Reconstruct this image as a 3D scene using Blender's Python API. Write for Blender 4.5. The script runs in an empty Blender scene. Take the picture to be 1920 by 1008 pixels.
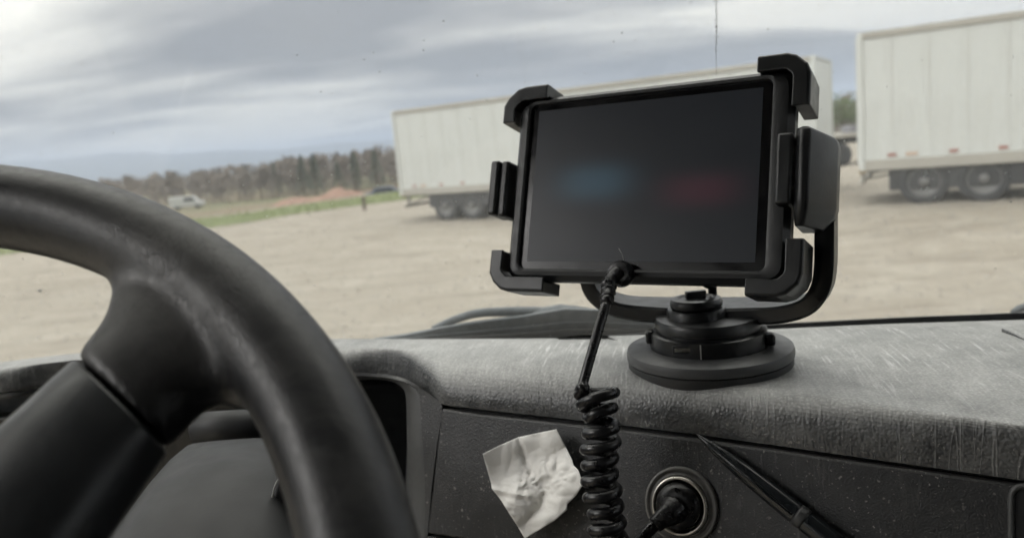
import bpy, bmesh, math, random
from mathutils import Vector as V, Matrix
random.seed(7)
SC = bpy.context.scene
COL = SC.collection
R_ = math.radians

# ------------------------------------------------------------------ camera
FPX = 1450.0                       # focal length in photograph pixels (1920 wide)
EYE = V((0.0, 0.0, 2.15))
PITCH = math.atan(228 / FPX)
ROLL = R_(5.26)
FW = V((0, math.cos(PITCH), -math.sin(PITCH)))
RT0 = V((1, 0, 0)); UP0 = RT0.cross(FW)
RT = RT0 * math.cos(ROLL) - UP0 * math.sin(ROLL)
UP = RT.cross(FW)
cd = bpy.data.cameras.new('camera'); cam = bpy.data.objects.new('camera', cd); COL.objects.link(cam)
cam.matrix_world = Matrix(((RT.x, UP.x, -FW.x, EYE.x), (RT.y, UP.y, -FW.y, EYE.y), (RT.z, UP.z, -FW.z, EYE.z), (0, 0, 0, 1)))
cd.sensor_width = 36; cd.lens = 36 * FPX / 1920
cd.clip_start = 0.02; cd.clip_end = 30000
cd.dof.use_dof = True; cd.dof.focus_distance = 0.45; cd.dof.aperture_fstop = 8.6
SC.camera = cam

# ------------------------------------------------------------------ world (overcast sky) and sun
SUN_EL, SUN_AZ = R_(30), R_(-102)   # azimuth from +Y towards +X
w = bpy.data.worlds.new('World'); SC.world = w; w.use_nodes = True
nt = w.node_tree; nt.nodes.clear()
def wn(t, **k):
    n = nt.nodes.new(t)
    for a, b in k.items(): setattr(n, a, b)
    return n
def wl(a, b): nt.links.new(a, b)
sky = wn('ShaderNodeTexSky', sky_type='NISHITA', sun_disc=False, sun_elevation=SUN_EL, sun_rotation=SUN_AZ)
sky.air_density = 1.0; sky.dust_density = 2.0
tc = wn('ShaderNodeTexCoord'); sep = wn('ShaderNodeSeparateXYZ'); wl(tc.outputs['Generated'], sep.inputs[0])
def wm(op, a, b=None, c=None, clamp=False):
    n = wn('ShaderNodeMath', operation=op, use_clamp=clamp)
    for i, v in enumerate((a, b, c)):
        if v is None: continue
        if isinstance(v, (int, float)): n.inputs[i].default_value = v
        else: wl(v, n.inputs[i])
    return n.outputs[0]
zc = wm('MAXIMUM', sep.outputs['Z'], 0.0)
den = wm('ADD', zc, 0.15)
px_ = wm('DIVIDE', sep.outputs['X'], den); py_ = wm('DIVIDE', sep.outputs['Y'], den)
comb = wn('ShaderNodeCombineXYZ'); wl(px_, comb.inputs[0]); wl(py_, comb.inputs[1])
def wnoise(scale, detail, rough, off, sx=1.0, sy=1.0, dist=0.0, rot=0.0):
    mp = wn('ShaderNodeMapping'); mp.inputs['Scale'].default_value = (sx, sy, 1); mp.inputs['Location'].default_value = off
    mp.inputs['Rotation'].default_value = (0, 0, rot)
    wl(comb.outputs[0], mp.inputs[0])
    n = wn('ShaderNodeTexNoise'); n.inputs['Scale'].default_value = scale; n.inputs['Detail'].default_value = detail
    n.inputs['Roughness'].default_value = rough; n.inputs['Distortion'].default_value = dist
    wl(mp.outputs[0], n.inputs['Vector']); return n.outputs['Fac']
n1 = wnoise(0.62, 3, 0.45, (28.8, 9.4, 0), 0.50, 1.25, 0.5, -0.3)
n2 = wnoise(1.5, 4, 0.5, (11.5, 5.1, 0), 0.62, 1.2, 0.6, -0.05)
nsum = wm('ADD', wm('MULTIPLY', n1, 0.70), wm('MULTIPLY', n2, 0.30))
cr = wn('ShaderNodeValToRGB'); wl(nsum, cr.inputs[0])
e = cr.color_ramp.elements
e[0].position = 0.40; e[0].color = (0.43, 0.435, 0.45, 1)
e[1].position = 0.575; e[1].color = (1.48, 1.43, 1.29, 1)
for p_, c_ in ((0.445, (0.57, 0.568, 0.565, 1)), (0.485, (0.74, 0.73, 0.70, 1)), (0.53, (1.09, 1.065, 0.985, 1))):
    q_ = cr.color_ramp.elements.new(p_); q_.color = c_
# overcast luminance law: brighter to the zenith, plus a broad glow round the veiled sun
law = wm('ADD', wm('MULTIPLY', zc, 2.6), 0.53)
sd = (math.cos(SUN_EL) * math.sin(SUN_AZ), math.cos(SUN_EL) * math.cos(SUN_AZ), math.sin(SUN_EL))
dt = wn('ShaderNodeVectorMath', operation='DOT_PRODUCT'); wl(tc.outputs['Generated'], dt.inputs[0]); dt.inputs[1].default_value = sd
glow = wm('MULTIPLY', wm('POWER', wm('MAXIMUM', dt.outputs['Value'], 0.0), 3.0), 0.42)
law = wm('ADD', law, glow)
mul = wn('ShaderNodeVectorMath', operation='SCALE'); wl(cr.outputs[0], mul.inputs[0]); wl(wm('MULTIPLY', law, 10.0), mul.inputs['Scale'])
mix = wn('ShaderNodeMix', data_type='RGBA'); mix.inputs[0].default_value = 0.97
wl(sky.outputs[0], mix.inputs[6]); wl(mul.outputs[0], mix.inputs[7])
bg = wn('ShaderNodeBackground'); bg.inputs['Strength'].default_value = 0.1; wl(mix.outputs[2], bg.inputs['Color'])
wo = wn('ShaderNodeOutputWorld'); wl(bg.outputs[0], wo.inputs['Surface'])
sl = bpy.data.lights.new('sun', 'SUN'); sl.energy = 1.5; sl.angle = R_(25); sl.color = (1, 0.975, 0.94)
so = bpy.data.objects.new('sun', sl); COL.objects.link(so)
so.rotation_euler = V(sd).to_track_quat('Z', 'Y').to_euler()

# ------------------------------------------------------------------ render look
SC.view_settings.view_transform = 'Standard'; SC.view_settings.look = 'None'
SC.view_settings.exposure = -0.20; SC.view_settings.gamma = 1.0; SC.view_settings.use_curve_mapping = False
SC.render.engine = 'CYCLES'
cy = SC.cycles; cy.use_denoising = True; cy.use_adaptive_sampling = True; cy.adaptive_threshold = 0.035; cy.adaptive_min_samples = 16
cy.max_bounces = 6; cy.diffuse_bounces = 3; cy.glossy_bounces = 2; cy.transparent_max_bounces = 12
cy.volume_bounces = 0; cy.sample_clamp_indirect = 6; cy.caustics_reflective = False; cy.caustics_refractive = False

# ------------------------------------------------------------------ pixel helpers (world points from photograph measurements)
def ray(px, py): return FW + RT * ((px - 960) / FPX) - UP * ((py - 504) / FPX)
def at_d(px, py, d): return EYE + ray(px, py) * d
def at_z(px, py, z):
    r = ray(px, py); return EYE + r * ((z - EYE.z) / r.z)
def at_y(px, py, y):
    r = ray(px, py); return EYE + r * (y / r.y)
def at_plane(px, py, o, n):
    r = ray(px, py); return EYE + r * ((o - EYE).dot(n) / r.dot(n))

# steering wheel plane
WC = V((-.2651, .1629, 2.0043)); wa, wb = .8564, .0118; WR, Wr = .222, .0177
WN = V((math.sin(wb) * math.cos(wa), -math.cos(wb) * math.cos(wa), math.sin(wa))).normalized()
WU = V((0, 0, 1)).cross(WN).normalized(); WV = WN.cross(WU)
def on_wheel(px, py, off=0.0): return at_plane(px, py, WC + WN * off, WN)
WEAR1 = on_wheel(320, 545, .004) - WC; WEAR2 = on_wheel(255, 372, .012) - WC

# ------------------------------------------------------------------ object helpers
ORG = {}
def tag(o, label=None, cat=None, group=None, kind=None):
    if label: o['label'] = label
    if cat: o['category'] = cat
    if group: o['group'] = group
    if kind: o['kind'] = kind
    return o
def thing(name, label, cat, loc=(0, 0, 0), rz=0, group=None):
    o = bpy.data.objects.new(name, None); COL.objects.link(o)
    o.empty_display_size = 0.05
    o.location = loc; o.rotation_euler = (0, 0, rz); ORG[o] = V(loc) if rz == 0 else V((0, 0, 0))
    return tag(o, label, cat, group)
def mesh(name, vs, fs, mat, parent=None, smooth=True, uvs=None, bevel=0, seg=2, sub=0, solid=0, auto=None):
    org = ORG.get(parent, V((0, 0, 0))) if parent else V((0, 0, 0))
    me = bpy.data.meshes.new(name)
    me.from_pydata([tuple(V(v) - org) for v in vs], [], fs)
    if uvs:
        ul = me.uv_layers.new(name='UVMap')
        for lp in me.loops: ul.data[lp.index].uv = uvs[lp.vertex_index]
    bm = bmesh.new(); bm.from_mesh(me); bmesh.ops.recalc_face_normals(bm, faces=bm.faces); bm.to_mesh(me); bm.free()
    if smooth:
        for p in me.polygons: p.use_smooth = True
        if auto is not None: me.set_sharp_from_angle(angle=R_(auto))
    o = bpy.data.objects.new(name, me); COL.objects.link(o)
    if mat: me.materials.append(mat)
    if parent: o.parent = parent; ORG[o] = org
    else: ORG[o] = V((0, 0, 0))
    if solid: m = o.modifiers.new('solid', 'SOLIDIFY'); m.thickness = solid; m.offset = 0
    if bevel:
        m = o.modifiers.new('bevel', 'BEVEL'); m.width = bevel; m.segments = seg; m.limit_method = 'ANGLE'; m.angle_limit = R_(35)
    if sub: m = o.modifiers.new('sub', 'SUBSURF'); m.levels = sub; m.render_levels = sub
    return o
class MB:
    def __init__(s): s.v = []; s.f = []
    def add(s, vs, fs):
        b = len(s.v); s.v += [V(x) for x in vs]; s.f += [tuple(i + b for i in f) for f in fs]; return s
    def box(s, c, d, ax=None):
        c = V(c); X, Y, Z = ax if ax else (V((1, 0, 0)), V((0, 1, 0)), V((0, 0, 1)))
        vs = [c + X * (d[0] / 2 * i) + Y * (d[1] / 2 * j) + Z * (d[2] / 2 * k) for i in (-1, 1) for j in (-1, 1) for k in (-1, 1)]
        return s.add(vs, [(0, 1, 3, 2), (4, 6, 7, 5), (0, 4, 5, 1), (2, 3, 7, 6), (0, 2, 6, 4), (1, 5, 7, 3)])
    def prism(s, pts, d):            # pts: closed planar outline, d: extrusion vector
        n = len(pts); d = V(d)
        return s.add([V(p) for p in pts] + [V(p) + d for p in pts],
                     [tuple(range(n - 1, -1, -1)), tuple(range(n, 2 * n))] + [(i, (i + 1) % n, n + (i + 1) % n, n + i) for i in range(n)])
    def loft(s, secs, closed=True, caps=True):
        m = len(secs[0]); vs = [p for q in secs for p in q]; fs = []
        for k in range(len(secs) - 1):
            for i in range(m if closed else m - 1):
                j = (i + 1) % m; fs.append((k * m + i, k * m + j, (k + 1) * m + j, (k + 1) * m + i))
        if caps and closed:
            fs.append(tuple(range(m - 1, -1, -1))); fs.append(tuple((len(secs) - 1) * m + i for i in range(m)))
        return s.add(vs, fs)
    def tube(s, pts, r, n=10, caps=True):
        pts = [V(p) for p in pts]; secs = []; nrm = None
        for i, p in enumerate(pts):
            t = (pts[min(i + 1, len(pts) - 1)] - pts[max(i - 1, 0)]).normalized()
            if nrm is None: nrm = t.orthogonal().normalized()
            nrm = (nrm - t * nrm.dot(t)).normalized(); b = t.cross(nrm)
            rr = r[i] if isinstance(r, (list, tuple)) else r
            secs.append([p + nrm * (rr * math.cos(2 * math.pi * k / n)) + b * (rr * math.sin(2 * math.pi * k / n)) for k in range(n)])
        return s.loft(secs, True, caps)
    def lathe(s, prof, o, ax, n=48):  # prof: (radius, height) pairs along axis ax from o
        ax = V(ax).normalized(); u = ax.orthogonal().normalized(); v = ax.cross(u); o = V(o)
        secs = [[o + ax * h + (u * math.cos(2 * math.pi * k / n) + v * math.sin(2 * math.pi * k / n)) * max(r, 1e-5) for k in range(n)] for r, h in prof]
        return s.loft(secs, True, True)
    def build(s, name, mat, parent=None, **k): return mesh(name, s.v, s.f, mat, parent, **k)
def spline(pts, n):                  # Catmull-Rom through pts, n samples per span
    pts = [V(p) for p in pts]; out = []
    for i in range(len(pts) - 1):
        a = pts[i - 1] if i else pts[0] * 2 - pts[1]; b, c = pts[i], pts[i + 1]
        d = pts[i + 2] if i + 2 < len(pts) else pts[-1] * 2 - pts[-2]
        for k in range(n):
            t = k / n
            out.append(0.5 * (2 * b + (c - a) * t + (2 * a - 5 * b + 4 * c - d) * t * t + (3 * b - a - 3 * c + d) * t ** 3))
    out.append(pts[-1]); return out
def lerp_tab(tab, x):
    if x <= tab[0][0]: return tab[0][1]
    for (a, b), (c, d) in zip(tab, tab[1:]):
        if x <= c: return b + (d - b) * (x - a) / (c - a)
    return tab[-1][1]
def smooth_tab(tab, x):              # monotone-ish cubic through a table
    n = len(tab)
    if x <= tab[0][0]: return tab[0][1]
    if x >= tab[-1][0]: return tab[-1][1]
    for i in range(n - 1):
        if tab[i][0] <= x <= tab[i + 1][0]:
            (x0, y0), (x1, y1) = tab[i], tab[i + 1]; h = x1 - x0
            m0 = (y1 - tab[i - 1][1]) / (x1 - tab[i - 1][0]) if i else (y1 - y0) / h
            m1 = (tab[i + 2][1] - y0) / (tab[i + 2][0] - x0) if i + 2 < n else (y1 - y0) / h
            t = (x - x0) / h
            return (2*t**3-3*t*t+1)*y0 + (t**3-2*t*t+t)*h*m0 + (-2*t**3+3*t*t)*y1 + (t**3-t*t)*h*m1
def copy_tree(o, parent=None):
    c = o.copy(); COL.objects.link(c); c.parent = parent
    for ch in list(o.children): copy_tree(ch, c)
    return c

# ------------------------------------------------------------------ materials
class NT:
    def __init__(s, name):
        s.m = bpy.data.materials.new(name); s.m.use_nodes = True; s.t = s.m.node_tree
        s.b = s.t.nodes['Principled BSDF']; s.out = s.t.nodes['Material Output']
    def n(s, t, ins=None, **k):
        x = s.t.nodes.new(t)
        for a, b in k.items(): setattr(x, a, b)
        for a, b in (ins or {}).items(): s.set(x.inputs[a], b)
        return x
    def set(s, sock, v):
        if isinstance(v, bpy.types.NodeSocket): s.t.links.new(v, sock)
        else: sock.default_value = v
    def math(s, op, a, b=0.0, clamp=False):
        x = s.n('ShaderNodeMath', operation=op, use_clamp=clamp); s.set(x.inputs[0], a); s.set(x.inputs[1], b); return x.outputs[0]
    def coord(s, kind='Object', scale=(1, 1, 1), rot=(0, 0, 0)):
        c = s.n('ShaderNodeTexCoord'); m = s.n('ShaderNodeMapping', {'Vector': c.outputs[kind], 'Scale': scale, 'Rotation': rot}); return m.outputs[0]
    def noise(s, vec, scale, detail=3, rough=0.5, dist=0): return s.n('ShaderNodeTexNoise', {'Vector': vec, 'Scale': scale, 'Detail': detail, 'Roughness': rough, 'Distortion': dist}).outputs['Fac']
    def ramp(s, fac, a, b, lo=0.0, hi=1.0):
        return s.n('ShaderNodeMapRange', {'Value': fac, 'From Min': a, 'From Max': b, 'To Min': lo, 'To Max': hi}).outputs[0]
    def mix(s, fac, a, b):
        x = s.n('ShaderNodeMix', data_type='RGBA'); s.set(x.inputs[0], fac)
        s.set(x.inputs[6], a if isinstance(a, bpy.types.NodeSocket) else (*a, 1)); s.set(x.inputs[7], b if isinstance(b, bpy.types.NodeSocket) else (*b, 1)); return x.outputs[2]
    def bump(s, h, strength, dist, prev=None):
        x = s.n('ShaderNodeBump', {'Height': h, 'Strength': strength, 'Distance': dist})
        if prev: s.set(x.inputs['Normal'], prev)
        return x.outputs[0]
    def fin(s, color=None, rough=None, normal=None, **k):
        if color is not None: s.set(s.b.inputs['Base Color'], color if isinstance(color, bpy.types.NodeSocket) else (*color, 1))
        if rough is not None: s.set(s.b.inputs['Roughness'], rough)
        if normal is not None: s.set(s.b.inputs['Normal'], normal)
        for a, b in k.items(): s.set(s.b.inputs[a.replace('_', ' ')], b)
        return s.m
def plain(name, col, rough=0.5, var=0.12, scale=40, bump=0.0, bs=300, bd=0.0004, **k):
    m = NT(name); c = m.coord()
    f = m.noise(c, scale, 4); cc = m.mix(f, [x * (1 - var) for x in col], [min(1, x * (1 + var)) for x in col])
    nn = m.bump(m.noise(c, bs, 3), bump, bd) if bump else None
    return m.fin(cc, m.ramp(m.noise(c, scale * 1.7, 3), 0.3, 0.7, max(0.02, rough - 0.06), rough + 0.06), nn, **k)

def make_vinyl(name, dark, dust, uv=True, rough=0.5, dustamt=1.0, wear=1.0, gs=560.0, gb=0.5):
    """textured vinyl: pebbled grain, wrinkles over the front edge, scuffs along the top, settled dust, crumbs"""
    m = NT(name); ob = m.coord(); K = 'UV' if uv else 'Object'
    geo = m.n('ShaderNodeNewGeometry'); nz = m.n('ShaderNodeSeparateXYZ', {'Vector': geo.outputs['True Normal']}).outputs['Z']
    grain = m.n('ShaderNodeTexVoronoi', {'Vector': ob, 'Scale': gs}, feature='SMOOTH_F1').outputs['Distance']
    fine = m.noise(ob, 700, 3)
    # wrinkles: sparse dark-and-light creases running over the front edge
    wr = m.noise(m.coord(K, (85, 6, 60)), 1.0, 2, 0.5, 0.9)
    wrm = m.math('MULTIPLY', m.ramp(m.noise(ob, 17, 2), 0.36, 0.56), m.ramp(nz, 0.90, 0.99, 1.0, 0.0) if uv else 0.0)
    ridge = m.math('MULTIPLY', m.ramp(m.math('ABSOLUTE', m.math('SUBTRACT', wr, 0.5)), 0.0, 0.022, 1.0, 0.0), wrm)
    # scuffs: short fine scratches, mostly front to back and a little slantwise
    c2 = m.coord('Object', (1, 1, 1), (0, 0, R_(13)))
    sc = m.n('ShaderNodeTexNoise', {'Vector': m.n('ShaderNodeMapping', {'Vector': c2, 'Scale': (420, 26, 60)}).outputs[0], 'Scale': 1.0, 'Detail': 3.0, 'Roughness': 0.6, 'Distortion': 0.5}).outputs['Fac']
    up = m.ramp(nz, 0.75, 0.97) if uv else 1.0
    scm = m.math('MULTIPLY', m.math('MULTIPLY', m.ramp(sc, 0.575, 0.66), m.ramp(m.noise(ob, 11, 4, 0.65), 0.42, 0.58)), up)
    c3 = m.coord('Object', (300, 17, 300), (0, 0.5, R_(-32))); sc3 = m.noise(c3, 1.0, 2, 0.5, 1.2)
    scm2 = m.math('MULTIPLY', m.ramp(sc3, 0.655, 0.70), m.ramp(m.noise(ob, 19, 3, 0.6), 0.52, 0.64))
    lines = m.math('MULTIPLY', m.math('MAXIMUM', m.ramp(sc, 0.32, 0.60, 0.80, 1.0), m.math('SUBTRACT', 1.0, up)), m.ramp(grain, 0.12, 0.50, 1.0, 0.66))
    # crumbs and flecks of many sizes
    def fleck(scale, th, r0, r1):
        jit = m.n('ShaderNodeVectorMath', {0: m.n('ShaderNodeTexNoise', {'Vector': ob, 'Scale': scale * 1.5}).outputs['Color'], 3: 1.2 / scale}, operation='SCALE')
        v = m.n('ShaderNodeVectorMath', {0: ob, 1: jit.outputs[0]}, operation='ADD')
        vor = m.n('ShaderNodeTexVoronoi', {'Vector': v.outputs[0], 'Scale': scale})
        c = m.n('ShaderNodeSeparateColor', {'Color': vor.outputs['Color']})
        rad = m.ramp(c.outputs[1], 0, 1, r0, r1)
        return m.math('MULTIPLY', m.ramp(m.math('SUBTRACT', vor.outputs['Distance'], rad), 0.0, 0.10, 1.0, 0.0), m.math('GREATER_THAN', c.outputs[0], th))
    patch = m.ramp(m.noise(ob, 24, 4, 0.6), 0.42, 0.62, 0.3, 1.0)
    speck = m.math('MULTIPLY', m.math('MAXIMUM', fleck(230.0, 0.62, 0.02, 0.20), fleck(480.0, 0.55, 0.02, 0.22)), patch)
    settled = m.math('MULTIPLY', m.ramp(nz, 0.38, 1.0), m.math('MULTIPLY', m.ramp(m.noise(ob, 15, 6, 0.65), 0.30, 0.70, 0.45, 0.95), lines))  # real dust; its slope ramp also paints lit top and shaded front edge
    film = m.ramp(m.noise(ob, 55, 5, 0.65), 0.35, 0.8, 0.02, 0.22)
    d = m.math('ADD', m.math('MULTIPLY', settled, 0.85 * dustamt), film, True)
    col = m.mix(d, dark, dust)
    lite = [min(0.8, x * 1.3) for x in dust]
    col = m.mix(m.math('MULTIPLY', scm, 0.50 * wear), col, lite)
    col = m.mix(m.math('MULTIPLY', scm2, 0.28 * wear), col, lite)
    col = m.mix(m.math('MULTIPLY', ridge, 0.10), col, lite)
    col = m.mix(m.math('MULTIPLY', speck, 0.65), col, (0.36, 0.35, 0.32))
    nb = m.bump(grain, gb, 0.0010)
    nb = m.bump(fine, 0.25, 0.0004, nb)
    nb = m.bump(scm, 0.3, 0.0004, nb)
    if uv: nb = m.bump(ridge, 0.35, 0.0011, nb)
    return m.fin(col, m.ramp(d, 0, 1, rough - 0.06, rough + 0.14), nb)

M = {}
M['pad'] = make_vinyl('dash_vinyl', (0.036, 0.038, 0.040), (0.665, 0.668, 0.650), rough=0.42)
M['panel'] = make_vinyl('panel_plastic', (0.022, 0.023, 0.025), (0.13, 0.13, 0.126), uv=False, rough=0.50, wear=0.45, gs=950.0, gb=0.28)
M['pad_plain'] = make_vinyl('dash_vinyl_plate', (0.036, 0.038, 0.040), (0.645, 0.648, 0.630), uv=False, rough=0.42)
M['bezel'] = plain('bezel_plastic', (0.070, 0.072, 0.072), 0.5, 0.15, 60, 0.35, 500)
M['socket'] = plain('socket_plastic', (0.13, 0.127, 0.12), 0.42, 0.3, 150, 0.3, 700)
M['dark'] = plain('recess_black', (0.010, 0.011, 0.012), 0.6)
M['cluster'] = plain('cluster_lens', (0.008, 0.009, 0.010), 0.2)
M['shroud'] = plain('column_plastic', (0.020, 0.0205, 0.021), 0.5, 0.06, 25, 0.15, 700, Specular_IOR_Level=0.32)
M['spoke'] = plain('spoke_plastic', (0.026, 0.028, 0.030), 0.36, 0.1, 40, 0.2, 800)
M['case'] = plain('tablet_case', (0.013, 0.014, 0.015), 0.40, 0.2, 80, 0.2, 900)
M['mount'] = plain('mount_plastic', (0.014, 0.015, 0.016), 0.34, 0.25, 50, 0.2, 900)
M['mount_base'] = plain('mount_base_plastic', (0.075, 0.077, 0.078), 0.42, 0.2, 60, 0.2, 900)
M['rubber'] = plain('rubber', (0.035, 0.036, 0.037), 0.45, 0.25, 70, 0.2, 600)
M['cable'] = plain('cable_rubber', (0.013, 0.013, 0.014), 0.30, 0.2, 90)
M['steel'] = plain('worn_steel', (0.66, 0.63, 0.57), 0.32, 0.3, 200, 0.2, 900, Metallic=1.0)
M['pen'] = plain('pen_plastic', (0.012, 0.014, 0.016), 0.22, 0.2, 60)
M['mark'] = plain('pale_marking', (0.45, 0.45, 0.43), 0.5)
M['headliner'] = plain('headliner', (0.10, 0.10, 0.097), 0.9)
M['cabtrim'] = plain('cab_trim', (0.035, 0.035, 0.036), 0.7)
M['wiper'] = plain('wiper_plastic', (0.10, 0.115, 0.125), 0.5, 0.5, 90, 0.5, 260, 0.002)
M['frit'] = plain('frit_black', (0.16, 0.165, 0.17), 0.5, 0.4, 120, 0.4, 300)
def make_trailer_paint():
    m = NT('trailer_white'); c = m.coord()
    st_ = m.noise(m.coord('Object', (5.0, 5.0, 0.35)), 1.0, 5, 0.65, 0.3)
    bl = m.noise(c, 0.9, 5, 0.6)
    col = m.mix(m.ramp(st_, 0.50, 0.75, 0, 0.35), (0.565, 0.585, 0.565), (0.40, 0.385, 0.345))
    col = m.mix(m.ramp(bl, 0.5, 0.75, 0, 0.3), col, (0.45, 0.45, 0.42))
    return m.fin(col, 0.42)
M['trailer'] = make_trailer_paint()
M['trailer_rail'] = plain('trailer_rail_alu', (0.37, 0.355, 0.315), 0.5, 0.12, 1.5)
M['trailer_dark'] = plain('chassis_dark', (0.030, 0.032, 0.036), 0.7, 0.5, 4)
M['tyre'] = plain('tyre', (0.028, 0.030, 0.034), 0.8, 0.4, 6)
M['wheel_rim'] = plain('wheel_rim', (0.13, 0.13, 0.128), 0.5, 0.3, 8)
M['red_lens'] = plain('red_reflector', (0.34, 0.15, 0.12), 0.4)
M['amber'] = plain('faded_reflector', (0.50, 0.36, 0.27), 0.4)
M['wood_yellow'] = plain('weathered_wood', (0.40, 0.30, 0.16), 0.8)
M['clay'] = plain('red_clay', (0.25, 0.155, 0.115), 0.95, 0.3, 0.4, 0.5, 2, 0.2)
M['carwhite'] = plain('car_white', (0.42, 0.43, 0.42), 0.4)
M['carblue'] = plain('car_blue', (0.05, 0.075, 0.12), 0.35)
M['carglass'] = plain('car_glass', (0.03, 0.035, 0.04), 0.15)
M['cargrey'] = plain('truck_grey', (0.20, 0.20, 0.22), 0.5)
M['bark'] = plain('bark', (0.105, 0.082, 0.062), 0.9, 0.3, 3)
M['twig'] = plain('bare_twigs', (0.165, 0.142, 0.120), 0.95, 0.3, 0.15)
M['pine'] = plain('pine_needles', (0.075, 0.088, 0.060), 0.9, 0.4, 1.5)
M['leaf'] = plain('green_leaves', (0.085, 0.115, 0.045), 0.9, 0.4, 1.5)
M['stone'] = plain('gravel_stone', (0.27, 0.25, 0.215), 0.9, 0.55, 1.3)
M['grass'] = plain('grass', (0.125, 0.150, 0.055), 0.95, 0.35, 1.2)
M['hill'] = plain('wooded_hill', (0.050, 0.055, 0.045), 1.0, 0.4, 0.004)

def make_ground():
    m = NT('gravel_lot'); c = m.coord()
    big = m.noise(c, 0.10, 5, 0.55); mid = m.noise(c, 0.9, 6, 0.6, 0.4); fine = m.noise(c, 14, 5, 0.7)
    tr = m.noise(m.coord('Object', (0.22, 1.1, 1), (0, 0, 0.35)), 1.0, 6, 0.65, 1.4)
    a = m.mix(m.ramp(big, 0.35, 0.65), (0.265, 0.240, 0.196), (0.335, 0.308, 0.260))
    blot = m.noise(c, 3.2, 5, 0.65, 0.3)
    a = m.mix(m.ramp(blot, 0.42, 0.66, 0, 0.6), a, (0.21, 0.19, 0.160))
    a = m.mix(m.ramp(mid, 0.38, 0.62, 0, 0.8), a, (0.230, 0.202, 0.162))
    a = m.mix(m.math('MULTIPLY', m.ramp(tr, 0.52, 0.62), 0.6), a, (0.170, 0.146, 0.115))
    a = m.mix(m.ramp(fine, 0.5, 0.8, 0, 0.35), a, (0.38, 0.35, 0.30))
    # valley beyond the lot: scrub and bare soil
    pos = m.n('ShaderNodeNewGeometry').outputs['Position']
    zz = m.n('ShaderNodeSeparateXYZ', {'Vector': pos}).outputs['Z']
    far = m.ramp(zz, -1.6, -0.5, 1.0, 0.0)
    scrub = m.mix(m.ramp(m.noise(c, 0.05, 5), 0.4, 0.6), (0.16, 0.12, 0.075), (0.12, 0.125, 0.06))
    a = m.mix(far, a, scrub)
    nb = m.bump(mid, 0.5, 0.06); nb = m.bump(tr, 0.5, 0.08, nb); nb = m.bump(fine, 0.6, 0.02, nb)
    return m.fin(a, 0.95, nb)
M['ground'] = make_ground()

def make_rim():
    m = NT('rim_leather'); c = m.coord()
    worn = m.math('MULTIPLY', m.ramp(m.noise(c, 9, 3, 0.6, 0.5), 0.42, 0.60), m.ramp(m.noise(m.coord('Object', (45, 120, 45), (0.2, 0.1, 0.7)), 1.0, 6, 0.7, 0.6), 0.36, 0.62))
    cr1 = m.n('ShaderNodeTexVoronoi', {'Vector': m.coord('Object', (420, 190, 190), (0.3, 0.2, 0.5)), 'Scale': 1.0}, feature='DISTANCE_TO_EDGE').outputs['Distance']
    crack = m.math('MULTIPLY', m.ramp(cr1, 0.0, 0.07, 1.0, 0.0), m.ramp(m.noise(c, 40, 5, 0.65), 0.46, 0.56))
    scuff = m.ramp(m.noise(m.coord('Object', (60, 240, 60), (0, 0, 0.9)), 1.0, 5, 0.65, 1.0), 0.54, 0.68)
    scuff = m.math('MULTIPLY', scuff, m.ramp(m.noise(c, 30, 3), 0.40, 0.52))
    def near(p, r0, r1):
        d = m.n('ShaderNodeVectorMath', {0: c, 1: tuple(p)}, operation='DISTANCE').outputs['Value']; return m.ramp(d, r0, r1, 1.0, 0.0)
    grip = m.math('MULTIPLY', near(WEAR1, .018, .062), m.ramp(m.noise(c, 34, 5, 0.65), 0.30, 0.62, 0.45, 1.0))
    worn = m.math('MAXIMUM', m.math('MULTIPLY', worn, 0.35), grip)
    scuff = m.math('MULTIPLY', scuff, m.ramp(near(WEAR2, .012, .050), 0, 1, 0.10, 1.0))
    crack = m.math('MULTIPLY', crack, m.ramp(near(WEAR1, .03, .075), 0, 1, 0.15, 1.0))
    col = m.mix(m.math('MULTIPLY', worn, 0.62), (0.013, 0.014, 0.016), (0.120, 0.116, 0.110))
    col = m.mix(m.math('MULTIPLY', scuff, 0.85), col, (0.014, 0.012, 0.011))
    col = m.mix(m.math('MULTIPLY', crack, 0.7), col, (0.010, 0.009, 0.009))
    g = m.n('ShaderNodeTexVoronoi', {'Vector': c, 'Scale': 900.0}).outputs['Distance']
    nb = m.bump(g, 0.12, 0.0004); nb = m.bump(crack, 0.25, -0.0005, nb); nb = m.bump(m.noise(c, 90, 4), 0.12, 0.001, nb)
    return m.fin(col, m.math('ADD', m.ramp(worn, 0, 1, 0.38, 0.50), m.ramp(m.noise(c, 300, 2), 0.3, 0.7, -0.05, 0.05)), nb, Specular_IOR_Level=0.38)
M['rim'] = make_rim()

def make_paper():
    m = NT('paper'); c = m.coord(); f = m.noise(c, 60, 5, 0.6)
    col = m.mix(f, (0.80, 0.79, 0.75), (0.90, 0.89, 0.86))
    return m.fin(col, 0.85, m.bump(m.noise(c, 170, 4, 0.6, 1.0), 0.35, 0.0010))
M['paper'] = make_paper()

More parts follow.
